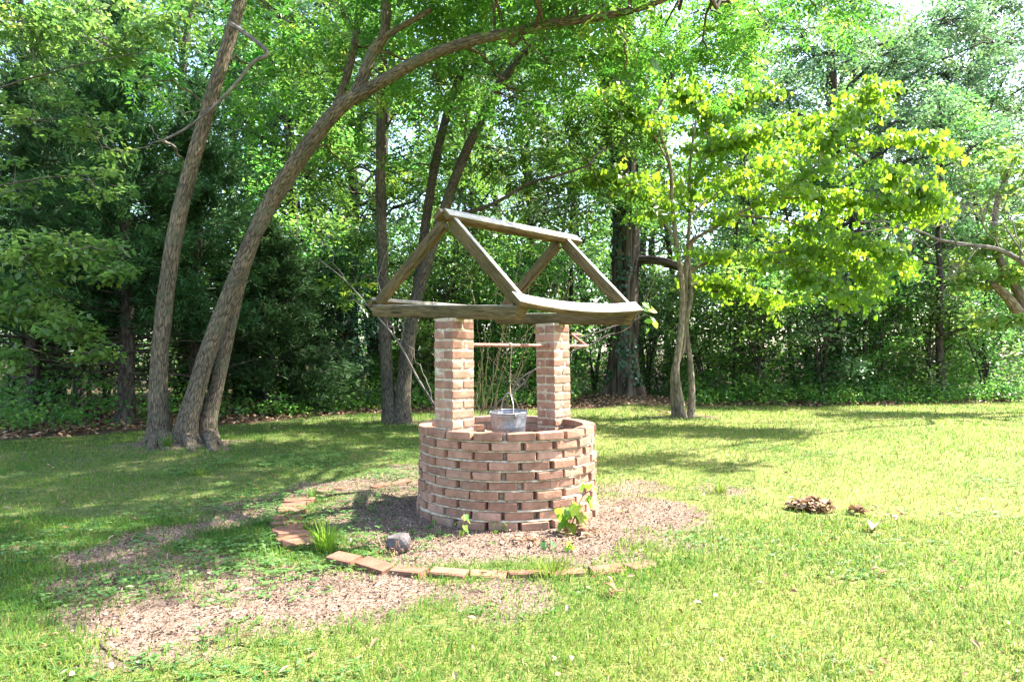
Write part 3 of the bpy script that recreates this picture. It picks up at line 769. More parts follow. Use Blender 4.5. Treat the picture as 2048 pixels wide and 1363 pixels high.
t2b = px_path([(704, 205, 8.64), (728, 150, 8.66), (745, 105, 8.7), (768, 72, 8.7), (773, 20, 8.75), (779, -60, 8.8), (800, -180, 8.9)], 8)
P = trunk(g, sub(t2b, base1), .082, .05, 24, 12, 0, .06, 4); anch.append(P + base1)
t2c = px_path([(766, 76, 8.7), (800, 55, 8.6), (862, 20, 8.5)], 8)
P = trunk(g, sub(t2c, base1), .045, .034, 10, 10, 0, .05, 5)
tk = g.build('trunk', M['bark_main'], T1, True); tag(tk, 'middle trunk arching right over the well into a long limb')
t3 = px_path([(416, 892, 9.15), (414, 850, 9.15), (432, 780, 9.2), (450, 700, 9.25), (470, 610, 9.3), (492, 530, 9.35), (530, 440, 9.4), (600, 330, 9.5), (660, 240, 9.6), (700, 130, 9.7), (720, 0, 9.8), (730, -200, 9.9)], D1)
g = Geo(); P = trunk(g, sub(t3, base1), .094, .045, 54, 18, .8, .10, 6); anch.append(P[30:] + base1)
tk = g.build('trunk', M['bark_main'], T1, True); tag(tk, 'rear trunk half hidden by the middle one')
# root swelling between the trunks
g = Geo()
for k, (x0, x1, rr0) in enumerate(((318, 376, .12), (376, 414, .10), (318, 276, .10), (414, 450, .08), (325, 335, .12), (376, 384, .11), (316, 300, .10), (418, 428, .09))):
    a = np.array((*ground_at(x0, 890), .11)); b = np.array((*ground_at(x1, 896 + (k >= 4) * 9), .0))
    tube(g, resample([a - base1 + (0, 0, .03), (a + b) / 2 - base1 + (0, 0, .01), b - base1 - (0, 0, .03)], 9), np.linspace(rr0, rr0 * .55, 9), 12, .12, k + 20)
g.build('root', M['bark_main'], T1, True)
# dead kinked branch
g = Geo()
db = px_path([(462, 48, 8.85), (490, 66, 8.7), (535, 106, 8.55), (505, 125, 8.5), (470, 170, 8.45), (425, 215, 8.4), (370, 258, 8.35), (322, 282, 8.3)], 8.5)
tube(g, resample(db, 34) - base1, np.linspace(.030, .013, 34), 9, .12, 9)
for a, b, r_ in (((425, 215, 8.4), (365, 228, 8.3), .009), ((365, 228, 8.3), (345, 205, 8.25), .006), ((322, 282, 8.3), (260, 305, 8.2), .007), ((260, 305, 8.2), (190, 300, 8.1), .004), ((322, 282, 8.3), (365, 315, 8.9), .022), ((322, 282, 8.3), (300, 250, 8.3), .008), ((505, 125, 8.5), (560, 200, 8.6), .006)):
    twig(g, at(*a) - base1, at(*b) - base1, r_, r_ * .6, .03, 6, 5, .05)
bo = g.build('branch', M['bark_dead'], T1, True); tag(bo, 'bare kinked grey branch crossing the left trunk')
# crown
anch = np.vstack(anch)
bl = []
for px, py, d, rh, rv, am in ((570, 40, 9.6, .8, .5, 1), (680, 20, 9.4, .8, .5, 1), (640, 150, 10.0, .8, .6, .55), (850, 30, 9.6, .8, .5, 1), (960, 0, 9.2, .9, .5, 1),
                              (1100, 130, 9.4, .7, .45, 1), (1190, 100, 9.3, .8, .5, 1), (1260, 150, 8.7, .6, .5, .9), (1240, 20, 7.6, .5, .25, 1), (1130, -20, 7.6, .6, .25, 1), (900, 170, 9.8, .8, .5, .7), (590, 290, 10.4, .6, .5, .35),
                              (440, 20, 9.6, .6, .4, .6), (285, 150, 8.6, .4, .2, .6), (1330, 50, 10.4, .9, .6, 1), (1450, 30, 10.8, .9, .6, 1), (1540, 60, 10.2, .7, .4, .9), (1640, 10, 10.0, .8, .4, .8),
                              (790, 130, 10.4, .7, .6, .8), (1020, 190, 9.8, .6, .4, .7), (520, 170, 10.2, .6, .5, .6), (690, 330, 10.6, .6, .5, .4), (1400, 130, 11, .8, .5, .8), (820, -70, 8.4, 1, .4, 1), (1100, -90, 7.8, 1, .4, 1)):
    bl.append((at(px, py, d), rh, rv, am))
# the part of the crown above the picture that shades the left lawn
for x, y, z, rh, rv, am in ((-.3, 7.6, 6.3, 1.1, .6, .8), (.9, 7.4, 6.2, 1.0, .5, .8), (1.0, 8.6, 6.6, 1.0, .6, .7), (-.6, 9.4, 7.4, 1.3, .7, .8), (.8, 10.2, 7.6, 1.2, .7, .7),
                            (-.2, 6.3, 5.9, .8, .4, .7), (.2, 11.0, 8.4, 1.3, .8, .6), (-1.2, 10.6, 9.2, 1.3, .7, .6),
                            (1.25, 6.2, 6.0, .8, .4, .9), (.4, 6.5, 6.2, .9, .4, .9), (2.4, 8.8, 6.6, .9, .5, .9), (1.6, 9.8, 7.0, 1.0, .6, .8), (.6, 5.4, 6.2, .7, .35, 1), (2.0, 5.5, 6.0, .5, .3, 1.2), (2.15, 6.15, 6.1, .4, .25, 1.2), (1.4, 5.2, 6.0, .6, .3, 1.1), (-.5, 5.6, 6.1, .9, .4, 1), (-.5, 6.7, 6.3, .9, .4, 1), (1.6, 6.9, 5.9, .5, .3, 1), (2.3, 5.0, 6.0, .45, .3, 1.2), (2.55, 5.5, 6.15, .4, .25, 1.2), (1.9, 4.75, 5.9, .5, .3, 1.1), (2.4, 6.0, 6.2, .35, .25, 1.1), (1.0, 4.5, 6.0, .7, .3, 1)):
    bl.append(((x, y, z), rh, rv, am))
cg = Geo(); wg = Geo()
foliage_compound(cg, wg, bl, anch, dens=150, seed=101)
for gg in (cg, wg): gg.v = [v - base1 for v in gg.v]
cr = cg.build('crown', M['pecan'], T1); tag(wg.build('twigs', M['bark_main'], T1, True), kind='stuff')

# --- tree with twin trunks behind the well
T2 = thing('twin_trunk_tree', (*ground_at(795, 845), 0), 'slim twin trunked tree growing behind the left side of the well', 'tree')
base2 = np.array(T2.location); D2 = float(base2[1]); anch = []
g = Geo(); P = trunk(g, px_path([(782, 850), (776, 780), (770, 660), (766, 540), (762, 420), (761, 300), (763, 180), (768, 40), (772, -120)], D2) - base2, .112, .06, 44, 12, .5, .06, 31); anch.append(P[14:] + base2)
tk = g.build('trunk', M['bark_twin'], T2, True); tag(tk, 'straight slender trunk')
g = Geo(); P = trunk(g, px_path([(803, 850), (806, 780), (816, 690), (832, 600), (862, 500), (892, 410), (925, 320), (965, 235), (1000, 170, 11.6), (1040, 115, 11.3), (1092, 72, 11.0)], D2) - base2, .128, .055, 44, 12, .5, .06, 32); anch.append(P[14:] + base2)
P = trunk(g, px_path([(826, 640, 12.05), (842, 520, 12.1), (855, 420, 12.2), (872, 320, 12.3), (896, 220, 12.4), (925, 140, 12.5), (960, 50, 12.6), (1000, -60, 12.7)], D2) - base2, .088, .06, 30, 12, 0, .06, 33); anch.append(P[8:] + base2)
P = trunk(g, px_path([(975, 225, 11.8), (1000, 150, 12), (1030, 60, 12.2)], D2) - base2, .05, .03, 12, 9, 0, .05, 34)
tk = g.build('trunk', M['bark_twin'], T2, True); tag(tk, 'trunk leaning right and forking')
g = Geo(); br = px_path([(900, 430, 11.95), (960, 418, 11.7), (1010, 395, 11.5), (1060, 365, 11.3), (1112, 352, 11.1), (1180, 330, 11)], D2)
tube(g, resample(br, 20) - base2, np.linspace(.042, .018, 20), 8, .08, 35); anch.append(br)
g.build('branch', M['bark_twin'], T2, True)
anch = np.vstack(anch); bl = []
for px, py, d, rh, rv, am in ((760, 130, 12, 1.0, .7, .8), (900, 270, 12.6, .9, .6, .8), (1000, 300, 12, .8, .6, 1), (1060, 210, 12.3, .9, .6, .9), (1100, 390, 11.6, .7, .4, .9), (690, 240, 12.5, .9, .6, .8),
                              (810, 340, 12.9, .8, .5, .7), (1000, 40, 12, 1.1, .6, .9), (640, 360, 13, .9, .6, .8), (720, 440, 12.6, .6, .5, .7), (930, 440, 12.4, .6, .4, .7), (1140, 300, 12, .9, .6, .9), (1180, 200, 12, .9, .6, .9), (1200, 390, 11.8, .6, .4, .7),
                              (860, 90, 12.6, 1, .6, .8), (620, 120, 12.8, 1, .7, .8), (1230, 290, 12.5, .8, .6, .8), (1010, 470, 12.2, .5, .3, .5), (700, 560, 12.6, .4, .3, .4), (960, 130, 12.2, .9, .5, .8)):
    bl.append((at(px, py, d), rh, rv, am))
for x, y, z, rh, rv, am in ((-2.6, 12, 8.4, 1.6, .9, .6), (-.6, 11.6, 8.6, 1.6, .9, .6), (1.0, 12.2, 8.0, 1.4, .9, .6)):
    bl.append(((x, y, z), rh, rv, am))
cg = Geo(); wg = Geo(); foliage_compound(cg, wg, bl, anch, dens=135, leaf=.115, L=.36, seed=202)
for gg in (cg, wg): gg.v = [v - base2 for v in gg.v]
cg.build('crown', M['twin'], T2); tag(wg.build('twigs', M['bark_twin'], T2, True), kind='stuff')

# --- old tree
T3 = thing('old_tree', (OLD[0], OLD[1], 0), 'massive old tree trunk with flared base and ivy, right behind the well', 'tree')
base3 = np.array((OLD[0], OLD[1], 0.0)); D3 = 16.4
g = Geo(); n = 60; pth = resample(px_path([(1246, 800), (1246, 740), (1248, 660), (1250, 560), (1252, 460), (1250, 350), (1246, 240), (1240, 140), (1238, 40)], D3), n) - base3
pth[0][2] = -.15
sides = 36; a_ = np.linspace(0, 2 * np.pi, sides, endpoint=False); lnz = pth[:, 2] - pth[0, 2]
u = np.linspace(0, 1, n); R = .345 - .07 * u
fl = np.exp(-lnz / .55)
rib = .5 + .5 * np.cos(a_[None] * 5 + 1.2 + .5 * np.sin(a_[None] * 2)); 
rr = R[:, None] * (1 + fl[:, None] * (.35 + 1.0 * rib ** 1.5) + .10 * (fbm(np.cos(a_)[None] * 3 + 5, lnz[:, None] * .9, 301, 4) - .5) * 2 + .05 * np.cos(a_[None] * 9 + lnz[:, None] * .5))
V = np.stack([pth[:, :1] + rr * np.cos(a_)[None], pth[:, 1:2] + rr * np.sin(a_)[None], pth[:, 2:3] + 0 * rr], -1)
tco = np.stack([R[:, None] * np.cos(a_)[None], R[:, None] * np.sin(a_)[None], lnz[:, None] + 0 * rr], -1)
i = np.arange(n - 1)[:, None] * sides; j = np.arange(sides)[None]
g.add(V.reshape(-1, 3), np.stack([i + j, i + (j + 1) % sides, i + sides + (j + 1) % sides, i + sides + j], -1).reshape(-1, 4), tco=tco.reshape(-1, 3))
g.build('trunk', M['bark_old'], T3, True)
for pts, r0_, r1_ in (([(1275, 520, 16.4), (1310, 520, 16.2), (1350, 530, 16), (1390, 555, 15.8), (1430, 578, 15.6), (1480, 578, 15.5), (1540, 582, 15.3), (1600, 590, 15.2)], .11, .045),
                      ([(1250, 210, 16.4), (1225, 160, 16.2), (1190, 120, 16), (1150, 100, 15.8), (1080, 95, 15.6)], .16, .09),
                      ([(1215, 190, 16.3), (1195, 140, 16.3), (1170, 100, 16.3)], .10, .08), ([(1250, 300, 16.4), (1300, 230, 16.6), (1340, 150, 16.8), (1370, 40, 17)], .14, .07),
                      ([(1245, 120, 16.4), (1260, 30, 16.5), (1290, -80, 16.6)], .16, .08)):
    g = Geo(); tube(g, resample(px_path(pts, D3), 22) - base3, np.linspace(r0_, r1_, 22), 12, .14, len(pts))
    g.build('limb', M['bark_old'], T3, True)
g = Geo(); r = np.random.default_rng(55)                                  # ivy on the trunk
k = r.integers(4, n - 12, 2600); aa_ = r.random(2600) * 2 * np.pi
keep = fbm(aa_ * 1.4, k * .17, 303, 3) > .54; k = k[keep]; aa_ = aa_[keep]; sp = np.stack([np.cos(aa_), np.sin(aa_), 0 * aa_], -1)
rad_ = R[k] * (1 + fl[k] * .8) + .03
Pp = pth[k] + sp * rad_[:, None] + np.stack([0 * aa_, 0 * aa_, r.random(len(k)) * .1], -1)
leavesN(g, Pp, np.stack([0 * aa_, 0 * aa_, -1 + 0 * aa_], -1) + sp * .3 + r.normal(size=(len(k), 3)) * .3, sp + r.normal(size=(len(k), 3)) * .2, .09, .09, LOZ)
g.build('ivy', M['ivy'], T3)

def cluster_leaves(geo, centres, per, rh, rv, L, W, r, droop=.35, flat=.5, shape=None, rnd_c=None):
    nC = len(centres); per_ = per
    P = np.repeat(centres, per_, 0) + rand_dirs(nC * per_, r) * (r.random(nC * per_) ** .5)[:, None] * np.array((rh, rh, rv))
    A = r.normal(size=P.shape) * np.array((1, 1, .45)) + np.array((0, 0, -droop))
    N = np.array((0, 0, 1.0)) + r.normal(size=P.shape) * flat
    base = r.random(nC) if rnd_c is None else rnd_c
    rn = np.clip(np.repeat(base, per_) * .7 + r.random(len(P)) * .3, 0, 1)
    l = L * (.7 + .6 * r.random(len(P)))
    if shape is None: leaves2(geo, P, A, N, l, l * (W / L), .2, .45, rn)
    else: leavesN(geo, P, A, N, l, l * (W / L), shape, .2, .12, rn)

# crown of the old tree
r = np.random.default_rng(56); g = Geo(); tw = Geo()
for px, py, d, rh, rv, nC in ((1240, 60, 16.4, 2.0, 1.2, 60), (1130, 120, 16, 1.5, .9, 40), (1340, 130, 16.8, 1.7, 1.0, 46), (1240, 330, 17, 1.4, .9, 30), (1170, 330, 16.8, 1.2, .8, 26), (1330, 330, 17, 1.4, .9, 34),
                              (1500, 560, 15.4, 1.1, .35, 22), (1600, 590, 15.2, .9, .3, 18), (1240, 260, 15.6, .9, .7, 26), (1228, 380, 15.6, .8, .5, 20), (1285, 425, 15.5, .5, .3, 10), (1100, 20, 16, 1.6, 1, 40), (1400, 20, 17, 1.8, 1, 44)):
    c = at(px, py, d) - base3; cc = in_blob(nC, c, rh, rv, r)
    for q in cc[::2]: twig(tw, c * .9 + q * .1, q, .02, .008, .05, 4, 3, .05, r)
    cluster_leaves(g, cc, 42, .38, .22, .115, .05, r)
g.build('crown', M['wood1'], T3); tag(tw.build('twigs', M['bark_dark'], T3, True), kind='stuff')

# --- redbud with several stems
T4 = thing('redbud_tree', (*ground_at(1366, 834), 0), 'small many stemmed tree with bright heart shaped leaves on the lawn right of the well', 'tree')
base4 = np.array(T4.location); D4 = float(base4[1])
for k, (pts, r0_, r1_) in enumerate((([(1352, 838), (1348, 780), (1350, 735), (1366, 690), (1368, 630), (1370, 560), (1374, 520), (1384, 480, 12.6)], .070, .050),
                      ([(1366, 838, 12.6), (1360, 800, 12.6), (1352, 740, 12.5), (1362, 660, 12.5), (1364, 570, 12.5), (1352, 480, 12.4), (1344, 400, 12.4), (1340, 330, 12.3), (1318, 260, 12.2)], .075, .024),
                      ([(1382, 836, 12.7), (1384, 780, 12.8), (1380, 720, 12.8), (1372, 650, 12.8), (1382, 590, 12.8), (1376, 500, 12.9), (1380, 420, 13), (1380, 330, 13), (1392, 240, 13)], .062, .022))):
    g = Geo(); P = trunk(g, px_path(pts, D4) - base4, r0_, r1_, 34, 12, .25, .07, 60 + k)
    if k == 0:
        pass
    g.build('stem', M['bark_redbud'], T4, True)
BR4 = [[(1384, 480, 12.6), (1420, 460, 12.3), (1470, 430, 12), (1540, 398, 11.7), (1620, 350, 11.4), (1700, 300, 11.1), (1790, 275, 10.9), (1880, 285, 10.7)],
       [(1376, 500, 12.9), (1384, 400, 13), (1420, 300, 13), (1470, 220, 13), (1520, 190, 13)],
       [(1352, 480, 12.4), (1310, 420, 12.2), (1260, 370, 12), (1210, 350, 11.8)],
       [(1384, 540, 12.5), (1430, 520, 12.2), (1500, 515, 11.8), (1580, 530, 11.4), (1650, 555, 11.1), (1700, 590, 10.9)],
       [(1470, 430, 12), (1560, 440, 11.8), (1650, 470, 11.4), (1740, 495, 11.1), (1800, 530, 10.9)],
       [(1540, 398, 11.7), (1640, 395, 11.5), (1740, 405, 11.2), (1840, 430, 11)],
       [(1620, 350, 11.4), (1660, 280, 11.4), (1710, 220, 11.4), (1740, 190, 11.4)],
       [(1340, 330, 12.3), (1300, 260, 12.1), (1260, 210, 12), (1230, 200, 12)],
       [(1392, 330, 13), (1450, 290, 12.8), (1530, 270, 12.5), (1620, 240, 12.2)],
       [(1420, 300, 13), (1400, 220, 13.3), (1370, 180, 13.5)],
       [(1380, 570, 12.5), (1420, 560, 12.8), (1480, 580, 12.9), (1540, 600, 12.8)],
       [(1500, 515, 11.8), (1600, 500, 11.7), (1680, 520, 11.5), (1740, 570, 11.3)],
       [(1700, 300, 11.1), (1760, 340, 10.9), (1830, 370, 10.7), (1860, 400, 10.6)],
       [(1380, 430, 12.8), (1440, 380, 13.2), (1520, 340, 13.4), (1600, 300, 13.4)]]
g = Geo(); lg = Geo(); r = np.random.default_rng(77)
for bi, pts in enumerate(BR4):
    P = resample(px_path(pts, 12), 26); tube(g, P - base4, np.linspace(.034 if bi in (0, 3) else .022, .006, 26), 7, .06, bi, cap=False)
    nT = 46
    for k in range(nT):
        i = int(r.integers(5, 26)); p0 = P[i]; tdir = unit(P[min(i + 1, 25)] - P[i - 1])
        ln = r.uniform(.35, .95) * (1.15 - .5 * i / 26)
        d = unit(tdir * r.uniform(.2, 1.0) + unit(r.normal(size=3)) * np.array((.95, .95, .12)))
        p1 = p0 + d * ln + np.array((0, 0, -.10 * ln))
        tp = twig(g, p0 - base4, p1 - base4, .006, .0025, .10, 5, 3, .03, r) + base4
        m = int(ln * 52)
        u = r.random(m); q = np.stack([np.interp(u, np.linspace(0, 1, 5), tp[:, c]) for c in range(3)], -1)
        q = q + r.normal(size=(m, 3)) * np.array((.06, .06, .035))
        A = r.normal(size=(m, 3)) * np.array((.4, .4, .22)) + np.array((0, 0, -.85)) + d * .25
        Nn = np.array((-.1, -.8, .25)) + r.normal(size=(m, 3)) * .5
        l = .080 * (.45 + .95 * r.random(m))
        leavesN(lg, q - base4, A, Nn, l, l * .95, HEART, .22, .12, np.clip(.15 + .5 * r.random() + .3 * r.random(m), 0, 1))
tag(g.build('branches', M['bark_redbud'], T4, True), kind='stuff'); lg.build('crown', M['redbud'], T4)

# --- yellowing tree entering from the right edge, and dead branches beside it
T5 = thing('yellowing_tree', (12.0, 13.9, 0), 'tree with yellow green leaves and forked brown trunk at the right edge', 'tree')
base5 = np.array(T5.location)
g = Geo(); trunk(g, px_path([(2230, 860, 13.86), (2180, 780, 13.86), (2110, 700, 13.86), (2050, 640, 13.86), (2015, 595, 13.72), (1985, 565, 13.58)], 13.9) - base5, .19, .065, 30, 12, .3, .06, 71)
trunk(g, px_path([(2060, 650, 13.86), (2040, 590, 13.93), (2005, 530, 14.00), (1990, 480, 14.00), (1995, 400, 14.14), (2030, 320, 14.28)], 13.9) - base5, .11, .04, 20, 10, 0, .06, 72)
g.build('trunk', M['bark_redbud'], T5, True)
lg = Geo(); tw = Geo(); r = np.random.default_rng(79)
for px, py, d, rh, rv, nC in ((1990, 560, 13.72, 0.70, 0.35, 18), (1930, 540, 13.58, 0.49, 0.28, 11), (2010, 480, 14.00, 0.84, 0.35, 22), (1960, 500, 14.00, 0.63, 0.28, 12), (2030, 390, 14.14, 0.70, 0.49, 16), (1995, 340, 14.28, 0.70, 0.42, 14), (2040, 280, 14.42, 0.70, 0.42, 14), (1985, 640, 13.72, 0.42, 0.21, 8), (2060, 560, 13.86, 0.70, 0.56, 16), (2120, 420, 14.00, 1.12, 1.12, 28), (2020, 640, 13.30, 0.42, 0.17, 7)):
    c = at(px, py, d) - base5; cc = in_blob(nC, c, rh, rv, r)
    for q in cc: twig(tw, c, q, .006, .003, .04, 4, 3, .05, r)
    cluster_leaves(lg, cc, 18, .22, .09, .115, .09, r, .5, .45, LOZ)
for wx, wy, wz, rh, rv, nC in ((6.3, 8.9, 7.0, .5, .25, 13), (7.0, 9.4, 7.0, .5, .25, 13), (6.0, 9.5, 7.2, .5, .25, 10), (7.5, 8.8, 7.1, .4, .2, 8)):   # the limb above the picture that shades the grass right of the well
    c = np.array((wx, wy, wz)) - base5; cc = in_blob(nC, c, rh, rv, r)
    twig(tw, np.array((-2.6, -2.6, 7.0)), c, .03, .01, .05, 6, 5, .03, r)
    for q in cc: twig(tw, c, q, .006, .003, .04, 4, 3, .05, r)
    cluster_leaves(lg, cc, 22, .22, .09, .115, .09, r, .5, .45, LOZ)
twig(tw, np.array((-.5, 0, 3.2)), np.array((-2.6, -2.6, 7.0)), .05, .03, .05, 8, 6, .03, r)
lg.build('crown', M['yellow'], T5); tag(tw.build('twigs', M['bark_redbud'], T5, True), kind='stuff')

T6 = thing('dead_tree', (10.6, 13.2, 0), 'leafless tree reaching tangled grey dead branches in from the right', 'tree')
base6 = np.array(T6.location); g = Geo(); r = np.random.default_rng(80)
trunk(g, px_path([(2120, 830, 13.2), (2110, 720, 13.2), (2090, 620, 13.2), (2060, 540, 13.1), (2000, 500, 13), (1940, 490, 12.9), (1880, 480, 12.8), (1830, 460, 12.7), (1780, 455, 12.6), (1700, 470, 12.5)], 13) - base6, .07, .010, 44, 9, 0, .08, 81)
g.build('trunk', M['bark_dead'], T6, True); g = Geo()
def dead_fan(geo, p, d, ln, rad, depth):
    q = p + d * ln; P = twig(geo, p - base6, q - base6, rad, rad * .55, .05, 6, 5 if depth else 3, .06, r)
    if depth <= 0: return
    for k in range(int(r.integers(3, 5))):
        t = r.uniform(.3, 1); dd = unit(d + r.normal(size=3) * np.array((.55, .5, .5)))
        dead_fan(geo, p + d * ln * t, dd, ln * r.uniform(.45, .75), rad * .5, depth - 1)
for a, b in (((2060, 540, 13.1), (1900, 380, 12.6)), ((1940, 490, 12.9), (1800, 420, 12.6)), ((2000, 500, 13), (1950, 400, 12.8)), ((1880, 480, 12.8), (1760, 500, 12.6)), ((2040, 520, 13), (2000, 380, 12.9)), ((1830, 460, 12.7), (1690, 440, 12.6)), ((1960, 495, 12.9), (1880, 560, 12.8))):
    pa, pb = at(*a), at(*b); v = pb - pa; dead_fan(g, pa, unit(v), float(np.linalg.norm(v)) * .8, .016, 3)
tag(g.build('branches', M['bark_dead'], T6, True), kind='stuff')

# --- left edge tree, leaning its leafy boughs into the frame
T7 = thing('leafy_edge_tree', (-8.9, 9.6, 0), 'broad leaved tree spreading sunlit boughs in from the left edge', 'tree')
base7 = np.array(T7.location); g = Geo(); trunk(g, np.array([(0, 0, -.1), (.1, 0, 1.2), (.3, 0, 2.6), (.4, .1, 4.5), (.2, .1, 7)]), .14, .05, 24, 10, .4, .06, 91)
for pts in ([(-230, 600, 9.6), (-100, 540, 9.2), (20, 500, 9), (130, 500, 8.9), (230, 540, 8.8)], [(-230, 500, 9.6), (-80, 400, 9.4), (60, 360, 9.2), (180, 350, 9)], [(-230, 640, 9.6), (-100, 640, 9.2), (40, 640, 9), (150, 680, 8.9)], [(-230, 300, 9.6), (-60, 200, 9.4), (120, 140, 9.3), (300, 100, 9.4)]):
    tube(g, resample(px_path(pts, 9), 18) - base7, np.linspace(.022, .005, 18), 6, .06, 92)
g.build('trunk', M['bark_twin'], T7, True)
lg = Geo(); tw = Geo(); r = np.random.default_rng(93)
for px, py, d, rh, rv, nC in ((60, 520, 9, .6, .35, 26), (160, 500, 8.9, .5, .3, 22), (220, 540, 8.8, .3, .2, 10), (40, 620, 9, .6, .35, 24), (130, 660, 8.9, .45, .25, 16), (190, 700, 8.9, .25, .15, 6), (30, 380, 9.5, .6, .4, 12), (180, 360, 9.6, .5, .25, 8), (60, 240, 9.8, .8, .6, 14), (190, 260, 10, .7, .5, 12), (70, 90, 9.8, .9, .6, 34), (230, 100, 9.8, .8, .5, 28), (20, 720, 9.1, .4, .2, 10), (-120, 400, 9.4, 1, 1.2, 30), (330, 40, 10, .7, .5, 20), (20, 10, 9.5, .9, .5, 24), (180, 20, 9.8, .9, .5, 24)):
    c = at(px, py, d) - base7; cc = in_blob(nC, c, rh, rv, r)
    for q in cc: twig(tw, c, q, .008, .003, .04, 4, 3, .05, r)
    cluster_leaves(lg, cc, 26, .22, .09, .105, .06, r, .35, .4, LOZ if False else None)
lg.build('crown', M['edge'], T7); tag(tw.build('twigs', M['bark_grey'], T7, True), kind='stuff')

# --- pale leaved oak filling the upper right
T8 = thing('spreading_oak', (9.6, 20.6, 0), 'big pale grey green oak filling the upper right behind the bright small tree', 'tree')
base8 = np.array(T8.location); g = Geo(); tw = Geo(); r = np.random.default_rng(58)
tk8 = Geo(); P8 = trunk(tk8, np.array([(0, 0, -.2), (.1, 0, 2), (-.1, 0, 5), (.2, .2, 8), (0, 0, 11)]), .32, .1, 30, 12, .5, .08, 59); tk8.build('trunk', M['bark_dark'], T8, True)
for px, py, d, rh, rv, nC in ((1560, 190, 19.6, 1.3, .8, 36), (1650, 110, 20, 1.4, .8, 40), (1780, 130, 20.2, 1.4, .9, 44), (1890, 150, 20.4, 1.4, .9, 44), (1990, 200, 20.4, 1.5, .9, 44), (1950, 290, 20, 1.5, .8, 44), (1850, 260, 19.8, 1.3, .7, 36), (1700, 230, 19.6, 1.3, .7, 36),
                              (1540, 300, 19.4, 1.2, .7, 32), (1900, 380, 19.8, 1.3, .7, 36), (2010, 420, 20, 1.3, .8, 36), (1780, 370, 19.4, 1.2, .6, 30), (1660, 360, 19.4, 1.2, .6, 30), (1880, 490, 19.4, 1.3, .6, 34), (1760, 520, 19.2, 1.2, .6, 30), (1980, 560, 19.6, 1.3, .7, 34), (1640, 540, 19.2, 1.2, .6, 28), (1600, 60, 20, 1.0, .6, 22), (1470, 260, 19.4, 1.1, .7, 26), (1880, 50, 21, 1.4, .6, 34), (1990, 90, 21, 1.4, .7, 34), (1960, 10, 22, 1.4, .6, 26), (1560, 10, 21, 1.2, .6, 24)):
    c = at(px, py, d) - base8; cc = in_blob(nC, c, rh, rv, r); a8 = P8[np.argmin(np.linalg.norm(P8 - c * np.array((.4, .4, .8)), axis=1))]
    twig(tw, a8, c, .07, .02, .05, 8, 6, .03, r)
    for q in cc[::2]: twig(tw, c, q, .02, .008, .05, 4, 3, .05, r)
    cluster_leaves(g, cc, 46, .36, .2, .12, .055, r, .2, .6)
g.build('crown', M['wood2'], T8); tag(tw.build('twigs', M['bark_dark'], T8, True), kind='stuff')

# --- woodland kinds: a few grown once, then copied one by one
def grow(seed, H, tr, cb, cr, nl, L, W, per=34, subs=5, lean=.3, sparse=1.0, crh=.5, crv=.26, stems=1, sides=8):
    r = np.random.default_rng(seed); wood = Geo(); leaf = Geo(); C = []
    for s in range(stems):
        ph = r.random() * 6.28; lx, ly = lean * math.cos(ph), lean * math.sin(ph)
        sp = 0 if stems == 1 else .25
        pts = np.array([(sp * math.cos(ph) * t + lx * t * t + r.normal() * .05 * H * .2 * (t > 0), sp * math.sin(ph) * t + ly * t * t + r.normal() * .01 * H * (t > 0), H * t - (.15 if t == 0 else 0)) for t in np.linspace(0, 1, 6)])
        P = resample(pts, 26); tube(wood, P, tr * (1 - .85 * np.linspace(0, 1, 26) ** 1.1) * (1 + .5 * np.exp(-np.linspace(0, 1, 26) * H / .25)), sides, .08, seed + s)
        for k in range(nl):
            t = cb + (1 - cb) * (k + r.random()) / nl; p = P[min(25, int(t * 25))]
            v = (t - cb) / max(1e-6, 1 - cb); prof = math.sqrt(max(.05, 1 - (1.7 * v - .75) ** 2)) if v < .95 else .35
            a = r.random() * 6.28; ln = cr * prof * r.uniform(.55, 1.1); el = r.uniform(-.1, .55) + .5 * v
            q = p + np.array((math.cos(a) * math.cos(el), math.sin(a) * math.cos(el), math.sin(el))) * ln
            B = twig(wood, p, q, tr * .32 * (1 - .6 * t) + .006, .008, .07, 7, 5, .04, r)
            for j in range(subs):
                b0 = B[int(r.integers(2, 7))]; b1 = b0 + unit(r.normal(size=3) * np.array((1, 1, .5)) + (q - p) * .4) * r.uniform(.3, .9) * (.3 + ln * .28)
                twig(wood, b0, b1, .010, .004, .04, 4, 3, .05, r); C.append(b1)
                if r.random() < .6: C.append((b0 + b1) / 2 + r.normal(size=3) * .15)
            C.append(q)
    C = np.array(C); C = C[r.random(len(C)) < sparse]
    cluster_leaves(leaf, C, per, crh, crv, L, W, r)
    return wood, leaf
KIND = {}
def kind(name, mat_b, mat_l, *a, **k):
    w, l = grow(*a, **k); KIND[name] = (w.mesh('trunk', M[mat_b], True), l.mesh('crown', M[mat_l]))
for s in range(4): kind('tall%d' % s, 'bark_dark', ('wood1', 'wood2')[s % 2], 400 + s, 15.0, .22, .22, 3.4, 34, .17, .09, per=21, subs=5, lean=1.0, crh=.62, crv=.34)
for s in range(4): kind('mid%d' % s, 'bark_dark', ('wood1', 'wood2')[s % 2], 420 + s, 9.0, .13, .22, 2.3, 26, .13, .07, per=23, subs=5, lean=.7, crh=.46, crv=.26)
for s in range(3): kind('pole%d' % s, 'bark_dark', 'wood1', 440 + s, 8.0, .075, .30, 1.6, 18, .12, .065, per=22, subs=4, lean=.8, crh=.42, crv=.24)
for s in range(4): kind('shrub%d' % s, 'bark_dark', ('wood1', 'edge', 'wood1', 'wood2')[s], 460 + s, 3.2, .028, .12, 1.15, 8, .095, .055, per=15, subs=4, lean=.8, crh=.34, crv=.18, stems=4, sides=5)
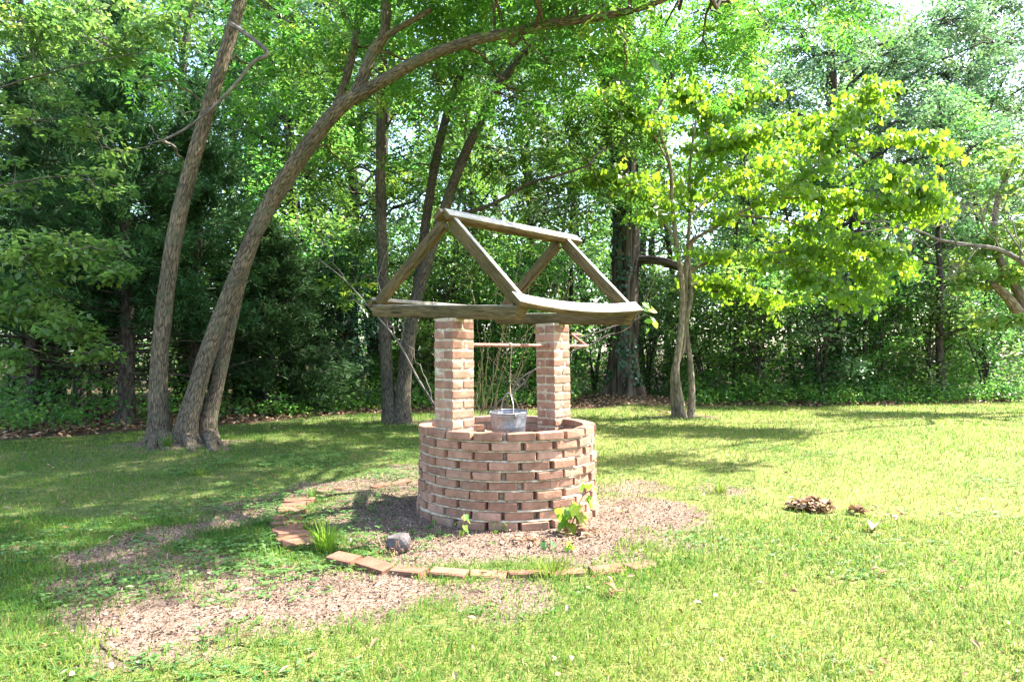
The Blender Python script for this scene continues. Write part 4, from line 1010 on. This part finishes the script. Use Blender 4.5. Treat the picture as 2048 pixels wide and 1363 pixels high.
kind('glossy', 'bark_dark', 'holly', 480, 3.6, .05, .10, 1.15, 12, .10, .045, per=30, subs=5, lean=.4, crh=.3, crv=.2, stems=3, sides=6)

def cedar(seed, H, cr, cb):
    r = np.random.default_rng(seed); wood = Geo(); leaf = Geo()
    P = resample([(0, 0, -.1), (.05, 0, H * .3), (-.03, .04, H * .7), (0, 0, H)], 20)
    tube(wood, P, .15 * (1 - .93 * np.linspace(0, 1, 20)) * (1 + .5 * np.exp(-np.linspace(0, 1, 20) * H / .3)), 10, .1, seed)
    for k in range(150):
        t = cb * .5 + (1 - cb * .5) * (k + r.random()) / 150; p = np.array((0, 0, H * t)); a = r.random() * 6.28
        ln = cr * (1.02 - t) ** .75 * r.uniform(.6, 1.1) * (1.2 if t < .5 else 1.1); el = .12 + .4 * t
        d = np.array((math.cos(a) * math.cos(el), math.sin(a) * math.cos(el), math.sin(el))); q = p + d * ln
        B = twig(wood, p, q, .022 * (1 - t) + .006, .004, -.06, 6, 4, .03, r)
        if t < cb: continue
        m = int(6 + ln * 14); u = r.uniform(.25, 1.05, m)
        c = p + d * (ln * u)[:, None] + r.normal(size=(m, 3)) * (.05 + .16 * u)[:, None] * np.array((1, 1, .6)) + np.array((0, 0, -.06)) * (ln * 4 * u * (1 - u))[:, None]
        nf = 16
        PP = np.repeat(c, nf, 0) + r.normal(size=(m * nf, 3)) * .045
        AA = np.repeat(np.tile(d, (m, 1)) * .8 + r.normal(size=(m, 3)) * .35, nf, 0) + r.normal(size=(m * nf, 3)) * np.array((.5, .5, .35)) + np.array((0, 0, .12))
        l = .15 * (.6 + .8 * r.random(m * nf))
        leaves2(leaf, PP, AA, np.array((0, 0, 1.0)) + r.normal(size=PP.shape) * .5, l, l * .17, .1, .5, np.clip(np.repeat(r.random(m), nf) * .6 + r.random(m * nf) * .36, 0, .97))
    return wood.mesh('trunk', M['bark_dark'], True), leaf.mesh('crown', M['cedar'])
KIND['cedar0'] = cedar(501, 8.5, 2.2, .20); KIND['cedar1'] = cedar(502, 4.6, 1.5, .05)

def plant(name, kd, x, y, s, rz, label, cat, group=None, sz=None, tilt=(0, 0)):
    t = thing(name, (x, y, float(height(x, y))), label, cat, group)
    t.rotation_euler = (tilt[0], tilt[1], rz); t.scale = (s, s, sz or s)
    for nm, me in zip(('trunk', 'crown'), KIND[kd]):
        o = bpy.data.objects.new(nm, me); COL.objects.link(o); o.parent = t
    return t
rp_ = random.Random(21)
# cedars on the left
for px, d, kd, s, sz, lab in ((250, 11.6, 'cedar0', .95, .85, 'large dark cedar just behind the leftmost of the three trunks'), (395, 13.0, 'cedar0', .9, .75, 'dark cedar seen between the trunks of the three trunked tree'),
                              (70, 12.2, 'cedar0', .85, .85, 'dark cedar near the left edge with bare lower trunk'), (545, 13.6, 'cedar1', 1.0, .8, 'low feathery cedar with browning lower twigs right of the three trunks'), (160, 13.8, 'cedar0', .9, .95, 'cedar standing behind, between the two left cedars')):
    plant('cedar_tree', kd, (px - 1024) / F * d, d, s, rp_.random() * 6, lab, 'tree', 'dark cedars on the left', sz * s / s)
plant('glossy_shrub', 'glossy', (680 - 1024) / F * 15.4, 15.4, 1.0, 1.0, 'dark glossy leaved evergreen shrub left of the twin trunks', 'shrub')
# separate slender trunks that can be picked out
for px, d, kd, s, lab in ((598, 15.5, 'mid0', .9, 'slender pale trunked tree left of the glossy evergreen shrub'), (708, 19.0, 'tall1', .95, 'big forked tree far behind between the arching trunk and the twin trunks'),
                          (1885, 17.2, 'mid1', .85, 'leaning dark trunk at the wood edge on the far right'), (1530, 17.6, 'pole0', .9, 'thin dark pole of a tree right of the many stemmed tree'),
                          (1590, 17.9, 'pole1', .95, 'second thin dark trunk right of the many stemmed tree'), (1660, 18.4, 'pole2', .9, 'third thin dark trunk right of the many stemmed tree'),
                          (1735, 17.6, 'pole0', 1.0, 'thin trunk midway along the wood edge on the right'), (1470, 17.4, 'pole1', .85, 'thin trunk standing just right of the many stemmed tree'),
                          (1980, 18.2, 'pole2', 1.0, 'thin trunk in the wood near the right edge'), (1130, 18.5, 'pole1', 1.0, 'dark thin trunk seen between the well pillars and the old tree'),
                          (640, 17.0, 'pole2', 1.0, 'thin trunk beside the glossy evergreen shrub'), (910, 17.5, 'pole0', 1.0, 'thin trunk in the wood seen over the left brick pillar')):
    plant('woodland_tree', kd, (px - 1024) / F * d, d, s, rp_.random() * 6, lab, 'tree')
# understorey
k = 0; FRONT = []
for row, (y0, step, lim) in enumerate(((16.9, 1.45, 13), (18.6, 1.7, 15), (20.6, 1.9, 17))):
    x = -2.2
    while x < lim:
        yy = y0 + rp_.uniform(-.5, .5) + max(0, x - 6) * .06
        if not (1.4 < x < 3.9 and yy < 17.6):
            sh = plant('understorey_shrub', 'shrub%d' % (k % 4), x, yy, rp_.uniform(.75, 1.15) * (1 + .12 * row), rp_.random() * 6, 'leafy understorey shrub deeper in the thicket behind the lawn', 'shrub', 'understorey shrubs behind the lawn')
            if row == 0: FRONT.append(sh)
        x += step * rp_.uniform(.75, 1.25); k += 1
ORD = ('first', 'second', 'third', 'fourth', 'fifth', 'sixth', 'seventh', 'eighth', 'ninth', 'tenth', 'eleventh', 'twelfth', 'thirteenth')
for q, sh in enumerate([o for o in FRONT if o.location.x > 2.6]):
    sh['label'] = 'leafy shrub at the thicket edge, %s to the right of the old tree' % ORD[q]
for q, sh in enumerate([o for o in FRONT if o.location.x <= 2.6][::-1]):
    sh['label'] = 'leafy shrub at the thicket edge, %s to the left of the old tree' % ORD[q]
for px, d in ((20, 13.5), (110, 15), (210, 14.6), (330, 16), (470, 16.5), (570, 17), (640, 18.5), (740, 17.5), (840, 16.4), (420, 19), (250, 18), (60, 17.5), (150, 19)):
    plant('understorey_shrub', 'shrub%d' % (k % 4), (px - 1024) / F * d, d, rp_.uniform(.85, 1.25), rp_.random() * 6, 'leafy understorey shrub in the shade behind the cedars and twin trunks', 'shrub', 'understorey shrubs on the left'); k += 1
# trees of the wood behind
WT = 'broad leaved tree in the depth of the wood behind the lawn'
for row, (y0, x0, x1, step, kinds, s0, s1) in enumerate(((23.0, -15, 15, 3.1, ('mid0', 'mid1', 'mid2', 'mid3'), .95, 1.15), (28.5, -20, 21, 4.2, ('tall0', 'tall1', 'tall2', 'tall3'), .92, 1.1), (35.0, -26, 27, 4.6, ('tall2', 'tall3', 'tall0', 'tall1'), 1.15, 1.35))):
    x = x0; q = 0
    while x < x1:
        yy = y0 + rp_.uniform(-1.2, 1.2) - (2.5 if x < -4 else 0)
        s = rp_.uniform(s0, s1)
        if row == 2 and x < -3 and q % 2: x += step * .5; q += 1; continue
        plant('woodland_tree', kinds[q % 4], x, yy, s, rp_.random() * 6, WT, 'tree', 'trees of the wood behind'); q += 1
        x += step * rp_.uniform(.8, 1.2)
for x, y, kd, s in ((13.6, 25.0, 'tall1', 1.0), (17.2, 26.0, 'tall3', 1.02), (9.8, 27.5, 'tall3', 1.0), (19.5, 29, 'tall1', 1.15)):
    plant('woodland_tree', kd, x, y, s, rp_.random() * 6, WT, 'tree', 'trees of the wood behind')
for x, y, kd, s in ((-10.5, 15, 'tall0', .8), (-8, 16.5, 'tall1', .85), (-5.6, 17, 'mid2', 1.2), (-12.5, 13.5, 'mid3', 1.3), (-3.6, 18.5, 'tall2', .8), (-7, 19.5, 'mid1', 1.3), (-1, 20, 'mid0', 1.1), (.6, 19.4, 'mid3', 1.0), (-12, 18, 'tall3', .9)):
    plant('woodland_tree', kd, x, y, s, rp_.random() * 6, 'broad leaved tree in the wood behind the cedars and the twin trunks', 'tree', 'trees of the wood on the left')
# undergrowth at the foot of the wood
g = Geo(); r = np.random.default_rng(610); nC = 4400
x = r.uniform(-11, 14, nC); e = np.interp(x, EDGE_X, EDGE_Y) + np.where(x > 3.5, .15, .6); y = e + np.abs(r.normal(size=nC)) * 3.2
k_ = ~((np.hypot(x - OLD[0], y - OLD[1]) < 1.5) | ((x < -4.5) & (r.random(nC) < .55)))
C = np.stack([x, y, r.random(nC) ** 1.4 * np.clip(.22 + (y - e) * .4, 0, 1.2) + .06], -1)[k_]
cluster_leaves(g, C, 15, .26, .16, .085, .05, r)
ug = g.build('undergrowth', M['wood1']); tag(ug, 'low leafy undergrowth along the foot of the wood', 'undergrowth', kind='stuff')
# the far side of the wood, one mass
g = Geo(); r = np.random.default_rng(600); nC = 2600
C = np.stack([r.uniform(-48, 48, nC), r.uniform(42, 50, nC), np.abs(r.normal(size=nC)) * 6.5 + .3], -1)
C = C[C[:, 2] < 15 + 4 * fbm(C[:, 0] * .3, C[:, 0] * 0, 601)]
cluster_leaves(g, C, 22, 1.1, .7, .34, .2, r)
fw = g.build('far_woodland', M['wood1']); tag(fw, 'distant wood closing the view between the nearer trees', 'wood', kind='stuff')

# ------------------------------------------------------------------ lawn, ground cover, litter
def scatter(n, x0, x1, y0, y1, r, wpow=0.0):
    return r.uniform(x0, x1, n), r.uniform(y0, y1, n)
def in_view(x, y, m=1.3):
    return (np.abs(x) < y * (1024 / F) * 1.04 + m)
r = np.random.default_rng(700); g = Geo()
for y0, y1, dens, hh, w, seg in ((1.8, 3.4, 6800, .040, .0040, 2), (3.4, 5.0, 4800, .042, .0050, 2), (5.0, 7.5, 2600, .042, .0070, 1), (7.5, 11, 1350, .048, .0105, 1), (11, 17.0, 640, .055, .017, 1)):
    xw = y1 * 1024 / F * 1.05 + 1.35; n = int(dens * 2 * xw * (y1 - y0)); x = r.uniform(-xw, xw, n); y = r.uniform(y0, y1, n)
    k = in_view(x, y); x, y = x[k], y[k]
    b = bare_mask(x, y); fo = forest_mask(x, y); d = np.hypot(x - WC[0], y - WC[1])
    patch = fbm(x * 1.3, y * 1.3, 701, 3)
    k = (r.random(len(x)) > b * 1.02) & (r.random(len(x)) > fo * 1.3) & (d > .74) & (r.random(len(x)) < .62 + .6 * patch)
    x, y, b, patch = x[k], y[k], b[k], patch[k]; n = len(x)
    tall = .55 + 1.0 * fbm(x * 2.7, y * 2.7, 703, 3) + .5 * (r.random(n) < .04)
    h = hh * tall * (.6 + .8 * r.random(n)); z = height(x, y)
    az = r.random(n) * 6.283; bend = r.uniform(.2, 1.7, n)
    wv = np.stack([-np.sin(az), np.cos(az), 0 * az], -1) * (w * (.6 + .7 * r.random(n)))[:, None] * .5
    dv = np.stack([np.cos(az), np.sin(az), 0 * az], -1)
    p = np.stack([x, y, z - .004], -1)
    tip = p + dv * (h * bend)[:, None] + np.array((0, 0, 1.0)) * (h * (1.05 - .5 * bend))[:, None]
    dry = fbm(x * .9, y * .9, 705, 3); right = np.clip(x / 6 + .25, 0, .35)
    dm = dry_mask(x, y)
    rn = np.clip(r.random(n) * .60 + (dry - .5) * .45 + .04 + dm * .19 + np.where(r.random(n) < .08 + .16 * dm, .34, 0) + b * .1, 0, 1)
    if seg == 2:
        mid = p + dv * (h * bend * .35)[:, None] + np.array((0, 0, 1.0)) * (h * .62)[:, None]
        v = np.stack([p - wv, p + wv, mid + wv * .8, mid - wv * .8, tip], 1).reshape(-1, 3); bb = np.arange(n)[:, None] * 5
        g.add(v, bb + np.array([[0, 1, 2, 3]]), rn); g.f3.append(bb + np.array([[3, 2, 4]]) + g.n - len(v)); g.r3.append(rn)
    else:
        v = np.stack([p - wv, p + wv, tip], 1).reshape(-1, 3); g.add(v, np.arange(n)[:, None] * 3 + np.array([[0, 1, 2]]), rn)
gr = g.build('grass', M['grass']); tag(gr, 'short patchy lawn grass', 'grass', kind='stuff')

# clover and creeping weeds left of the well
r = np.random.default_rng(710); g = Geo(); n = 26000
x = r.uniform(-5.2, 1.2, n); y = r.uniform(2.8, 9.0, n); dd = np.minimum.reduce([seg_d(x, y, (-2.6, 4.2), (-1.9, 5.2)), seg_d(x, y, (-1.9, 5.2), (-1.4, 6.6)), seg_d(x, y, (-1.4, 6.6), (-.4, 7.6)), seg_d(x, y, (-1.9, 3.9), (-1.5, 4.2)), seg_d(x, y, (-3, 7.2), (-1.6, 8)) + .1])
pt = fbm(x * 2.4, y * 2.4, 711, 3); k = (r.random(n) < np.clip(1.25 - dd / .75, 0, 1) * np.clip((pt - .42) * 6, 0, 1)) & (np.hypot(x - WC[0], y - WC[1]) > .78) & in_view(x, y)
x, y = x[k], y[k]; n = len(x); z = height(x, y) + r.uniform(.015, .055, n)
for q in range(3):
    a = r.random(n) * .5 + q * 2.094 + r.random() ; A = np.stack([np.cos(a), np.sin(a), r.uniform(-.2, .2, n)], -1)
    leavesN(g, np.stack([x, y, z], -1), A, np.array((0, 0, 1.0)) + r.normal(size=(n, 3)) * .2, .018 + .012 * r.random(n), .020, np.array([(0, 0), (.45, .55), (.3, 1), (-.3, 1), (-.45, .55)]), .1, .1)
cl = g.build('clover', M['clover']); tag(cl, 'clover and creeping weeds in the bare earth left of the well', 'clover', kind='stuff')

# bark chips and crumbs on bare earth
r = np.random.default_rng(720); g = Geo(); n = 240000
x = r.uniform(-4, 2.6, n); y = r.uniform(2.4, 8.2, n); k = (r.random(n) < bare_mask(x, y) ** 1.1) & (np.hypot(x - WC[0], y - WC[1]) > .72) & in_view(x, y) & (r.random(n) < 4.2 / y)
x, y = x[k], y[k]; n = len(x); z = height(x, y) + .004 + r.random(n) * .008
A = rand_dirs(n, r) * np.array((1, 1, .35)); l = .006 + .014 * r.random(n) ** 2
leaves2(g, np.stack([x, y, z], -1), A, np.array((0, 0, 1.0)) + r.normal(size=(n, 3)) * .6, l, l * (.35 + .5 * r.random(n)), .3, .5)
ch = g.build('bark_chips', M['litter']); tag(ch, 'loose bark chips and crumbs of earth on the bare soil', 'mulch', kind='stuff')

# leaf litter at the foot of the wood
r = np.random.default_rng(722); g = Geo(); n = 30000
x = r.uniform(-10, 14, n); y = r.uniform(8.5, 19, n); k = (r.random(n) < forest_mask(x, y)) & in_view(x, y); x, y = x[k], y[k]; n = len(x)
leaves2(g, np.stack([x, y, height(x, y) + .01 + .03 * r.random(n)], -1), rand_dirs(n, r) * np.array((1, 1, .4)), np.array((0, 0, 1.0)) + r.normal(size=(n, 3)) * .5, .09 * (.6 + .8 * r.random(n)), .05, .3, .5)
ll = g.build('leaf_litter', M['deadleaf']); tag(ll, 'brown leaf litter on the woodland floor', 'leaf litter', kind='stuff')

r = np.random.default_rng(724); g = Geo(); n = 520
y = r.uniform(2.4, 13, n) ; x = r.uniform(-1, 1, n) * y * .76; k = forest_mask(x, y) < .1; k &= np.hypot(x - WC[0], y - WC[1]) > .8; x, y = x[k], y[k]; n = len(x)
leavesN(g, np.stack([x, y, height(x, y) + .022 + .02 * r.random(n)], -1), rand_dirs(n, r) * np.array((1, 1, .35)), np.array((0, 0, 1.0)) + r.normal(size=(n, 3)) * .4, .022 + .03 * r.random(n), .018, LOZ, .3, .3)
fl_ = g.build('fallen_leaves', M['deadleaf']); tag(fl_, 'small dead leaves scattered over the lawn', 'leaf litter', kind='stuff')
r = np.random.default_rng(725); g = Geo(); n = 9000                     # broad leaved weeds in the turf
y = r.uniform(2.4, 9, n); x = r.uniform(-1, 1, n) * y * .76; pt = fbm(x * 1.6, y * 1.6, 726, 3)
k = (r.random(n) < np.clip((pt - .5) * 4, 0, 1)) & (np.hypot(x - WC[0], y - WC[1]) > .85) & (forest_mask(x, y) < .1); x, y = x[k], y[k]; n = len(x)
for q in range(4):
    a = r.random(n) * 6.28; leavesN(g, np.stack([x, y, height(x, y) + .012], -1), np.stack([np.cos(a), np.sin(a), .25 + .3 * r.random(n)], -1), np.array((0, 0, 1.0)) + r.normal(size=(n, 3)) * .15, .02 + .025 * r.random(n), .012, LOZ, .15, .3)
wd_ = g.build('lawn_weeds', M['clover']); tag(wd_, 'broad leaved weeds mixed through the lawn', 'weeds', kind='stuff')

def dead_leaf_pile(name, px, py, n, rh, rv, label, L=.11, seed=1, cat='leaves'):
    r = np.random.default_rng(seed); xy = ground_at(px, py); o = thing(name, (xy[0], xy[1], float(height(*xy))), label, cat)
    for q in range(n):
        g = Geo(); rr = math.sqrt(r.random()) * rh; a = r.random() * 6.28
        p = np.array([[rr * math.cos(a), rr * math.sin(a) * .7, .012 + rv * math.sqrt(max(0, 1 - (rr / rh) ** 2)) * (.35 + .65 * r.random())]])
        p[0, :2] *= .8
        b_ = r.random() * 6.28; A = np.array([[math.cos(b_), math.sin(b_), r.normal() * .25]]); p[0, :2] -= A[0, :2] * L * .4
        m = 7; t = np.linspace(0, 1, m); l = L * r.uniform(.6, 1.3); w = l * r.uniform(.35, .6)
        A = unit(A)[0]; S = unit(np.cross(A, (0, 0, 1.0))); Nn = np.cross(S, A); cu = r.uniform(-.6, .9); wid = np.sin(np.pi * (t * .92 + .04)) * w * .5 * (1 + .25 * np.sin(t * 14 + r.random() * 6))
        ctr = p + A[None] * (t * l)[:, None] + Nn[None] * (cu * l * t * (1 - t))[:, None]
        up = (.35 + .5 * r.random()) * wid
        v = np.concatenate([ctr - S * wid[:, None] + Nn * up[:, None], ctr, ctr + S * wid[:, None] + Nn * up[:, None]])
        v[:, 2] = np.maximum(v[:, 2], .006)
        i = np.arange(m - 1); f = np.concatenate([np.stack([i, i + 1, i + m + 1, i + m], -1), np.stack([i + m, i + m + 1, i + 2 * m + 1, i + 2 * m], -1)])
        g.add(v, f, r.random()); g.build('dry_leaf', M['deadleaf'], o, True)
    return o
dead_leaf_pile('leaf_pile', 1624, 1018, 130, .21, .075, 'clump of curled dry brown leaves on the sunlit grass at right', seed=31, L=.085)
dead_leaf_pile('dry_leaves', 1722, 1026, 7, .07, .04, 'small pale heap of dry leaves just right of the leaf clump', seed=32)
dead_leaf_pile('dry_leaves', 1800, 1034, 6, .11, .02, 'thin trail of brown dead leaves at the end of the row on the right lawn', seed=33, L=.07)
dead_leaf_pile('dry_leaf_scrap', 1748, 1062, 2, .05, .01, 'pale stiff leaf scrap below the leaf clump on the grass', seed=34, L=.13)
dead_leaf_pile('dry_leaf_scrap', 1765, 1152, 2, .05, .01, 'pale dry leaf lying alone low on the right lawn', seed=35, L=.10)
dead_leaf_pile('dry_leaves', 1228, 1195, 4, .05, .03, 'curled brown leaf on the grass in front of the bed', seed=36, L=.08)
dead_leaf_pile('leaf_pile', 1165, 1072, 34, .20, .03, 'brown dead leaves around the foot of the young sapling', seed=37, L=.055)
dead_leaf_pile('leaf_pile', 1050, 1086, 26, .19, .03, 'scattered dark dead leaves in the bed left of the sapling', seed=38, L=.055)
dead_leaf_pile('dry_leaves', 1336, 832, 14, .22, .06, 'heap of old leaves at the foot of the many stemmed tree', seed=39, L=.13)

# stone with dry roots, and pale clump
st_xy = ground_at(797, 1100); ST = thing('stone', (*st_xy, 0), 'grey flat topped stone set among dry roots in the bed', 'stone')
bm = bmesh.new(); bmesh.ops.create_icosphere(bm, subdivisions=3, radius=.075)
rs = random.Random(4)
for v in bm.verts:
    n_ = 1 + .22 * (float(vnoise(v.co.x * 22 + 5, v.co.y * 22 + v.co.z * 13, 801)) - .5) * 2
    v.co = Vector((v.co.x * 1.1 * n_, v.co.y * n_, min(v.co.z * 1.1 * n_, .045 + .012 * v.co.x / .07) + .05))
me = bpy.data.meshes.new('rock'); bm.to_mesh(me); bm.free(); me.materials.append(M['stone'])
add_child('rock', me, ST, (0, 0, .0), (0, 0, 0))
RTS = thing('dry_roots', (st_xy[0] - .03, st_xy[1] - .02, 0), 'tangle of dry brown roots and grass crown around the grey stone', 'roots')
g = Geo(); r = np.random.default_rng(41)
for q in range(130):
    a = r.random() * 6.28; p0 = np.array((.07 * math.cos(a), .06 * math.sin(a), .01)) * r.uniform(.5, 1.4)
    if r.random() < .2: p0 = p0 + np.array((.07, .07, 0))
    twig(g, p0, p0 + np.array((math.cos(a) * .6 + r.normal() * .5, math.sin(a) * .6 + r.normal() * .5, abs(r.normal()) * .7)) * r.uniform(.03, .07), .0035, .0015, .1, 4, 4, .1, r)
g.build('tangle', simple_noise_mat('dry_root', [(.3, (.16, .09, .055)), (.7, (.36, .25, .17))], 50.0), RTS)

def tuft(px, py, n, hgt, label, mat='grass', seed=1, spread=.05, wid=.005, rlo=.35, rhi=.75):
    xy = ground_at(px, py); o = thing('grass_tuft', (xy[0], xy[1], float(height(*xy))), label, 'grass tuft'); r = np.random.default_rng(seed); g = Geo()
    for q in range(n):
        a = r.random() * 6.28; d = np.array((math.cos(a), math.sin(a), 0)); h = hgt * r.uniform(.55, 1.15); b = r.uniform(.15, .9)
        p0 = d * spread * r.random(); t = np.linspace(0, 1, 6)[:, None]
        P = p0 + d * (h * b * t ** 1.6) + np.array((0, 0, 1.0)) * (h * (t - .5 * b * t ** 2.4))
        s = np.cross(d, (0, 0, 1.0)) * wid * .5; w = (1 - .85 * t ** 1.5)
        v = np.concatenate([P - s * w, P + s * w]); i = np.arange(5)
        g.add(v, np.stack([i, i + 1, i + 7, i + 6], -1), r.uniform(rlo, rhi))
    g.build('blades', M[mat], o); return o
tuft(652, 1100, 170, .21, 'bright green grass tuft growing in the left of the bed', 'sapling', seed=51, spread=.06, rlo=.35, rhi=.85)
tuft(334, 902, 90, .22, 'small grass tuft at the foot of the leftmost trunk', seed=52, spread=.06, wid=.008, rlo=.2, rhi=.55)
tuft(1105, 1150, 120, .13, 'grass tuft sprawling over the front edging bricks', seed=53, spread=.12)
tuft(628, 1000, 60, .15, 'grass tuft beside the back left edging bricks', seed=54, spread=.04, rlo=.2, rhi=.55)
tuft(1440, 985, 80, .14, 'long grass tuft at the right rim of the bed', seed=55, spread=.10)
tuft(520, 885, 40, .14, 'sparse blades beside the rear trunk foot', seed=56, spread=.1, wid=.008, rlo=.2, rhi=.6)
tuft(400, 950, 60, .10, 'low tuft in the shaded lawn before the three trunks', seed=57, spread=.1, wid=.007)

def sapling(px, py, stems, label, seed, leafL, mat='sapling', cat='sapling'):
    xy = ground_at(px, py); o = thing(cat, (xy[0], xy[1], 0), label, cat); r = np.random.default_rng(seed); g = Geo(); lg = Geo()
    for (dx, dz, m) in stems:
        P = resample([(0, 0, -.01), (dx * .4, r.normal() * .02, dz * .5), (dx, r.normal() * .03, dz)], 9); tube(g, P, np.linspace(.0045, .002, 9), 6)
        u = r.uniform(.3, 1, m); q = np.stack([np.interp(u, np.linspace(0, 1, 9), P[:, c]) for c in range(3)], -1)
        a = r.random(m) * 6.28; q = q + np.stack([np.cos(a), np.sin(a), 0 * a], -1) * .028
        A = np.stack([np.cos(a) * .5, np.sin(a) * .5, -.75 + .4 * r.random(m)], -1); l = leafL * r.uniform(.65, 1.2, m)
        leavesN(lg, q, A, np.stack([np.cos(a), np.sin(a), .5 + 0 * a], -1) + r.normal(size=(m, 3)) * .3, l, l * .9, HEART, .22, .15)
    g.build('stem', M['cane'], o, True); lg.build('foliage', M[mat], o); return o
sapling(1138, 1066, ((.13, .33, 9), (-.06, .20, 8), (.02, .22, 7), (.09, .2, 5)), 'young sapling with glowing heart shaped leaves against the front of the well', 61, .085)
sapling(925, 1072, ((.012, .17, 5), (-.01, .10, 3)), 'tiny seedling with orange and green leaves before the well', 62, .04, cat='seedling')
sapling(868, 1066, ((0, .11, 4),), 'small seedling with two round leaves at the left front of the well', 63, .055, 'clover', cat='seedling')
sapling(1000, 1064, ((.0, .07, 5),), 'little weed sprout at the front centre of the well', 64, .035, cat='seedling')
sapling(1130, 1102, ((.0, .08, 5), (.04, .05, 4)), 'weed sprout in the bed in front of the sapling', 65, .035, cat='seedling')
sapling(1100, 1100, ((.0, .07, 5), (-.03, .06, 4)), 'dusty green weed left of the weed sprout in the bed', 66, .035, 'clover', cat='seedling')

# canes behind the well
BRM = thing('bramble', (.0, 6.35, 0), 'thorny green and brown bramble canes rising behind the well between the pillars', 'bramble')
b0 = np.array((0, 6.35, 0)); r = np.random.default_rng(91)
for q, pts in enumerate(([(960, 830), (990, 740), (1010, 640), (1030, 560)], [(965, 830), (975, 720), (985, 640), (1000, 560)], [(985, 825), (1000, 760), (1040, 680), (1100, 620), (1130, 600)], [(1000, 825), (1030, 780), (1070, 740), (1120, 690), (1200, 660), (1260, 640)],
                         [(990, 825), (1012, 700), (1025, 600), (1045, 480)], [(970, 830), (1000, 700), (1040, 600), (1085, 550)], [(955, 825), (962, 740), (972, 660)], [(975, 828), (1010, 790), (1060, 745), (1150, 700), (1230, 665)], [(1010, 825), (1045, 720), (1055, 640), (1060, 560)],
                         [(950, 826), (956, 770), (958, 720)], [(980, 826), (992, 720), (1010, 640), (1010, 590)], [(995, 826), (1035, 740), (1070, 650), (1110, 560), (1150, 520)], [(1030, 826), (1080, 760), (1110, 650), (1118, 560)], [(960, 826), (985, 770), (1000, 700), (1005, 640)],
                         [(968, 828), (962, 700), (948, 600), (935, 520)], [(1005, 828), (1060, 700), (1090, 640), (1130, 590), (1160, 540)])):
    d = 6.35 + r.uniform(-.2, .25); g = Geo(); P = resample(px_path(pts, d), 18) - b0; P[1:-1] += r.normal(size=(16, 3)) * .008
    rad = .010 if q in (3, 7) else r.uniform(.0035, .006); tube(g, P, np.linspace(rad, rad * .5, 18), 6, cap=False)
    for k in range(9):
        i = int(r.integers(3, 17)); dd = unit(r.normal(size=3) * np.array((1, .6, 1))); twig(g, P[i], P[i] + dd * r.uniform(.02, .12), rad * .45, rad * .2, 0, 4, 4, .05, r)
    g.build('cane', M['cane'] if q not in (3, 7) else M['bark_grey'], BRM, True)
DB = thing('dead_bough', (-.8, 6.3, 0), 'bare grey branch slanting from behind the left brick pillar up to the left', 'branch'); b1 = np.array((-.8, 6.3, 0)); g = Geo()
P = resample(px_path([(905, 850), (868, 808), (835, 755), (800, 690), (770, 650), (735, 610), (690, 560), (640, 520)], 6.2), 30) - b1; tube(g, P, np.linspace(.0125, .003, 30), 8, .05, 3)
g.build('stem', M['bark_dead'], DB, True)
for a, bq, r_ in (((800, 690), (775, 640), .006), ((800, 690), (812, 640), .005), ((812, 640), (850, 560), .003), ((868, 808), (845, 745), .006), ((845, 745), (815, 690), .004), ((815, 690), (790, 590), .003), ((735, 610), (700, 600), .004), ((690, 560), (650, 480), .003), ((760, 640), (755, 560), .003), ((755, 560), (775, 500), .002)):
    g = Geo(); twig(g, at(*a, 6.2) - b1, at(*bq, 6.2) - b1, r_, r_ * .6, .04, 6, 5, .05, r); g.build('twig', M['bark_dead'], DB, True)
# vine sprig on the right end of the roof
VN = thing('vine_sprig', on_axis(.74, .80, 1.40), 'sprig of yellow green vine leaves on the right end of the roof frame', 'vine'); bv = np.array(VN.location); g = Geo(); lg = Geo()
dv_ = 5.15
for pts in ([(1268, 640), (1285, 610), (1300, 580), (1318, 540)], [(1268, 640), (1292, 630), (1310, 640)], [(1275, 625), (1262, 650), (1245, 662), (1225, 668)]):
    P = resample(px_path(pts, dv_), 9) - bv; tube(g, P, .0028, 5, cap=False)
q = px_path([(1288, 612), (1296, 620), (1300, 632), (1306, 640), (1288, 642), (1296, 655), (1285, 604), (1302, 612)], dv_) - bv
leavesN(lg, q, np.array((.5, 0, -.6)) + r.normal(size=(8, 3)) * .4, np.array((.3, -.8, .5)) + r.normal(size=(8, 3)) * .3, .075, .05, LOZ)
g.build('stem', M['cane'], VN, True); lg.build('foliage', M['sapling'], VN)
# fallen twigs on the grass
for k, (pts, lab) in enumerate((([(195, 1290), (225, 1318), (262, 1335), (300, 1345), (322, 1345)], 'thin dark fallen twig in the grass at the lower left'), ([(600, 1150), (660, 1140), (700, 1125)], 'small fallen twig on bare earth near the front edging bricks'), ([(440, 1308), (470, 1296), (500, 1300)], 'short dark twig at the bottom of the bare patch'))):
    w3 = np.array([(*ground_at(*p), .014) for p in pts]); o0 = w3[0].copy(); g = Geo(); tube(g, resample(w3 - o0, 14), np.linspace(.005, .0025, 14), 6, .2, k)
    o = g.build('fallen_twig', M['bark_dark'], None, True); o.location = tuple(o0); tag(o, lab, 'twig')
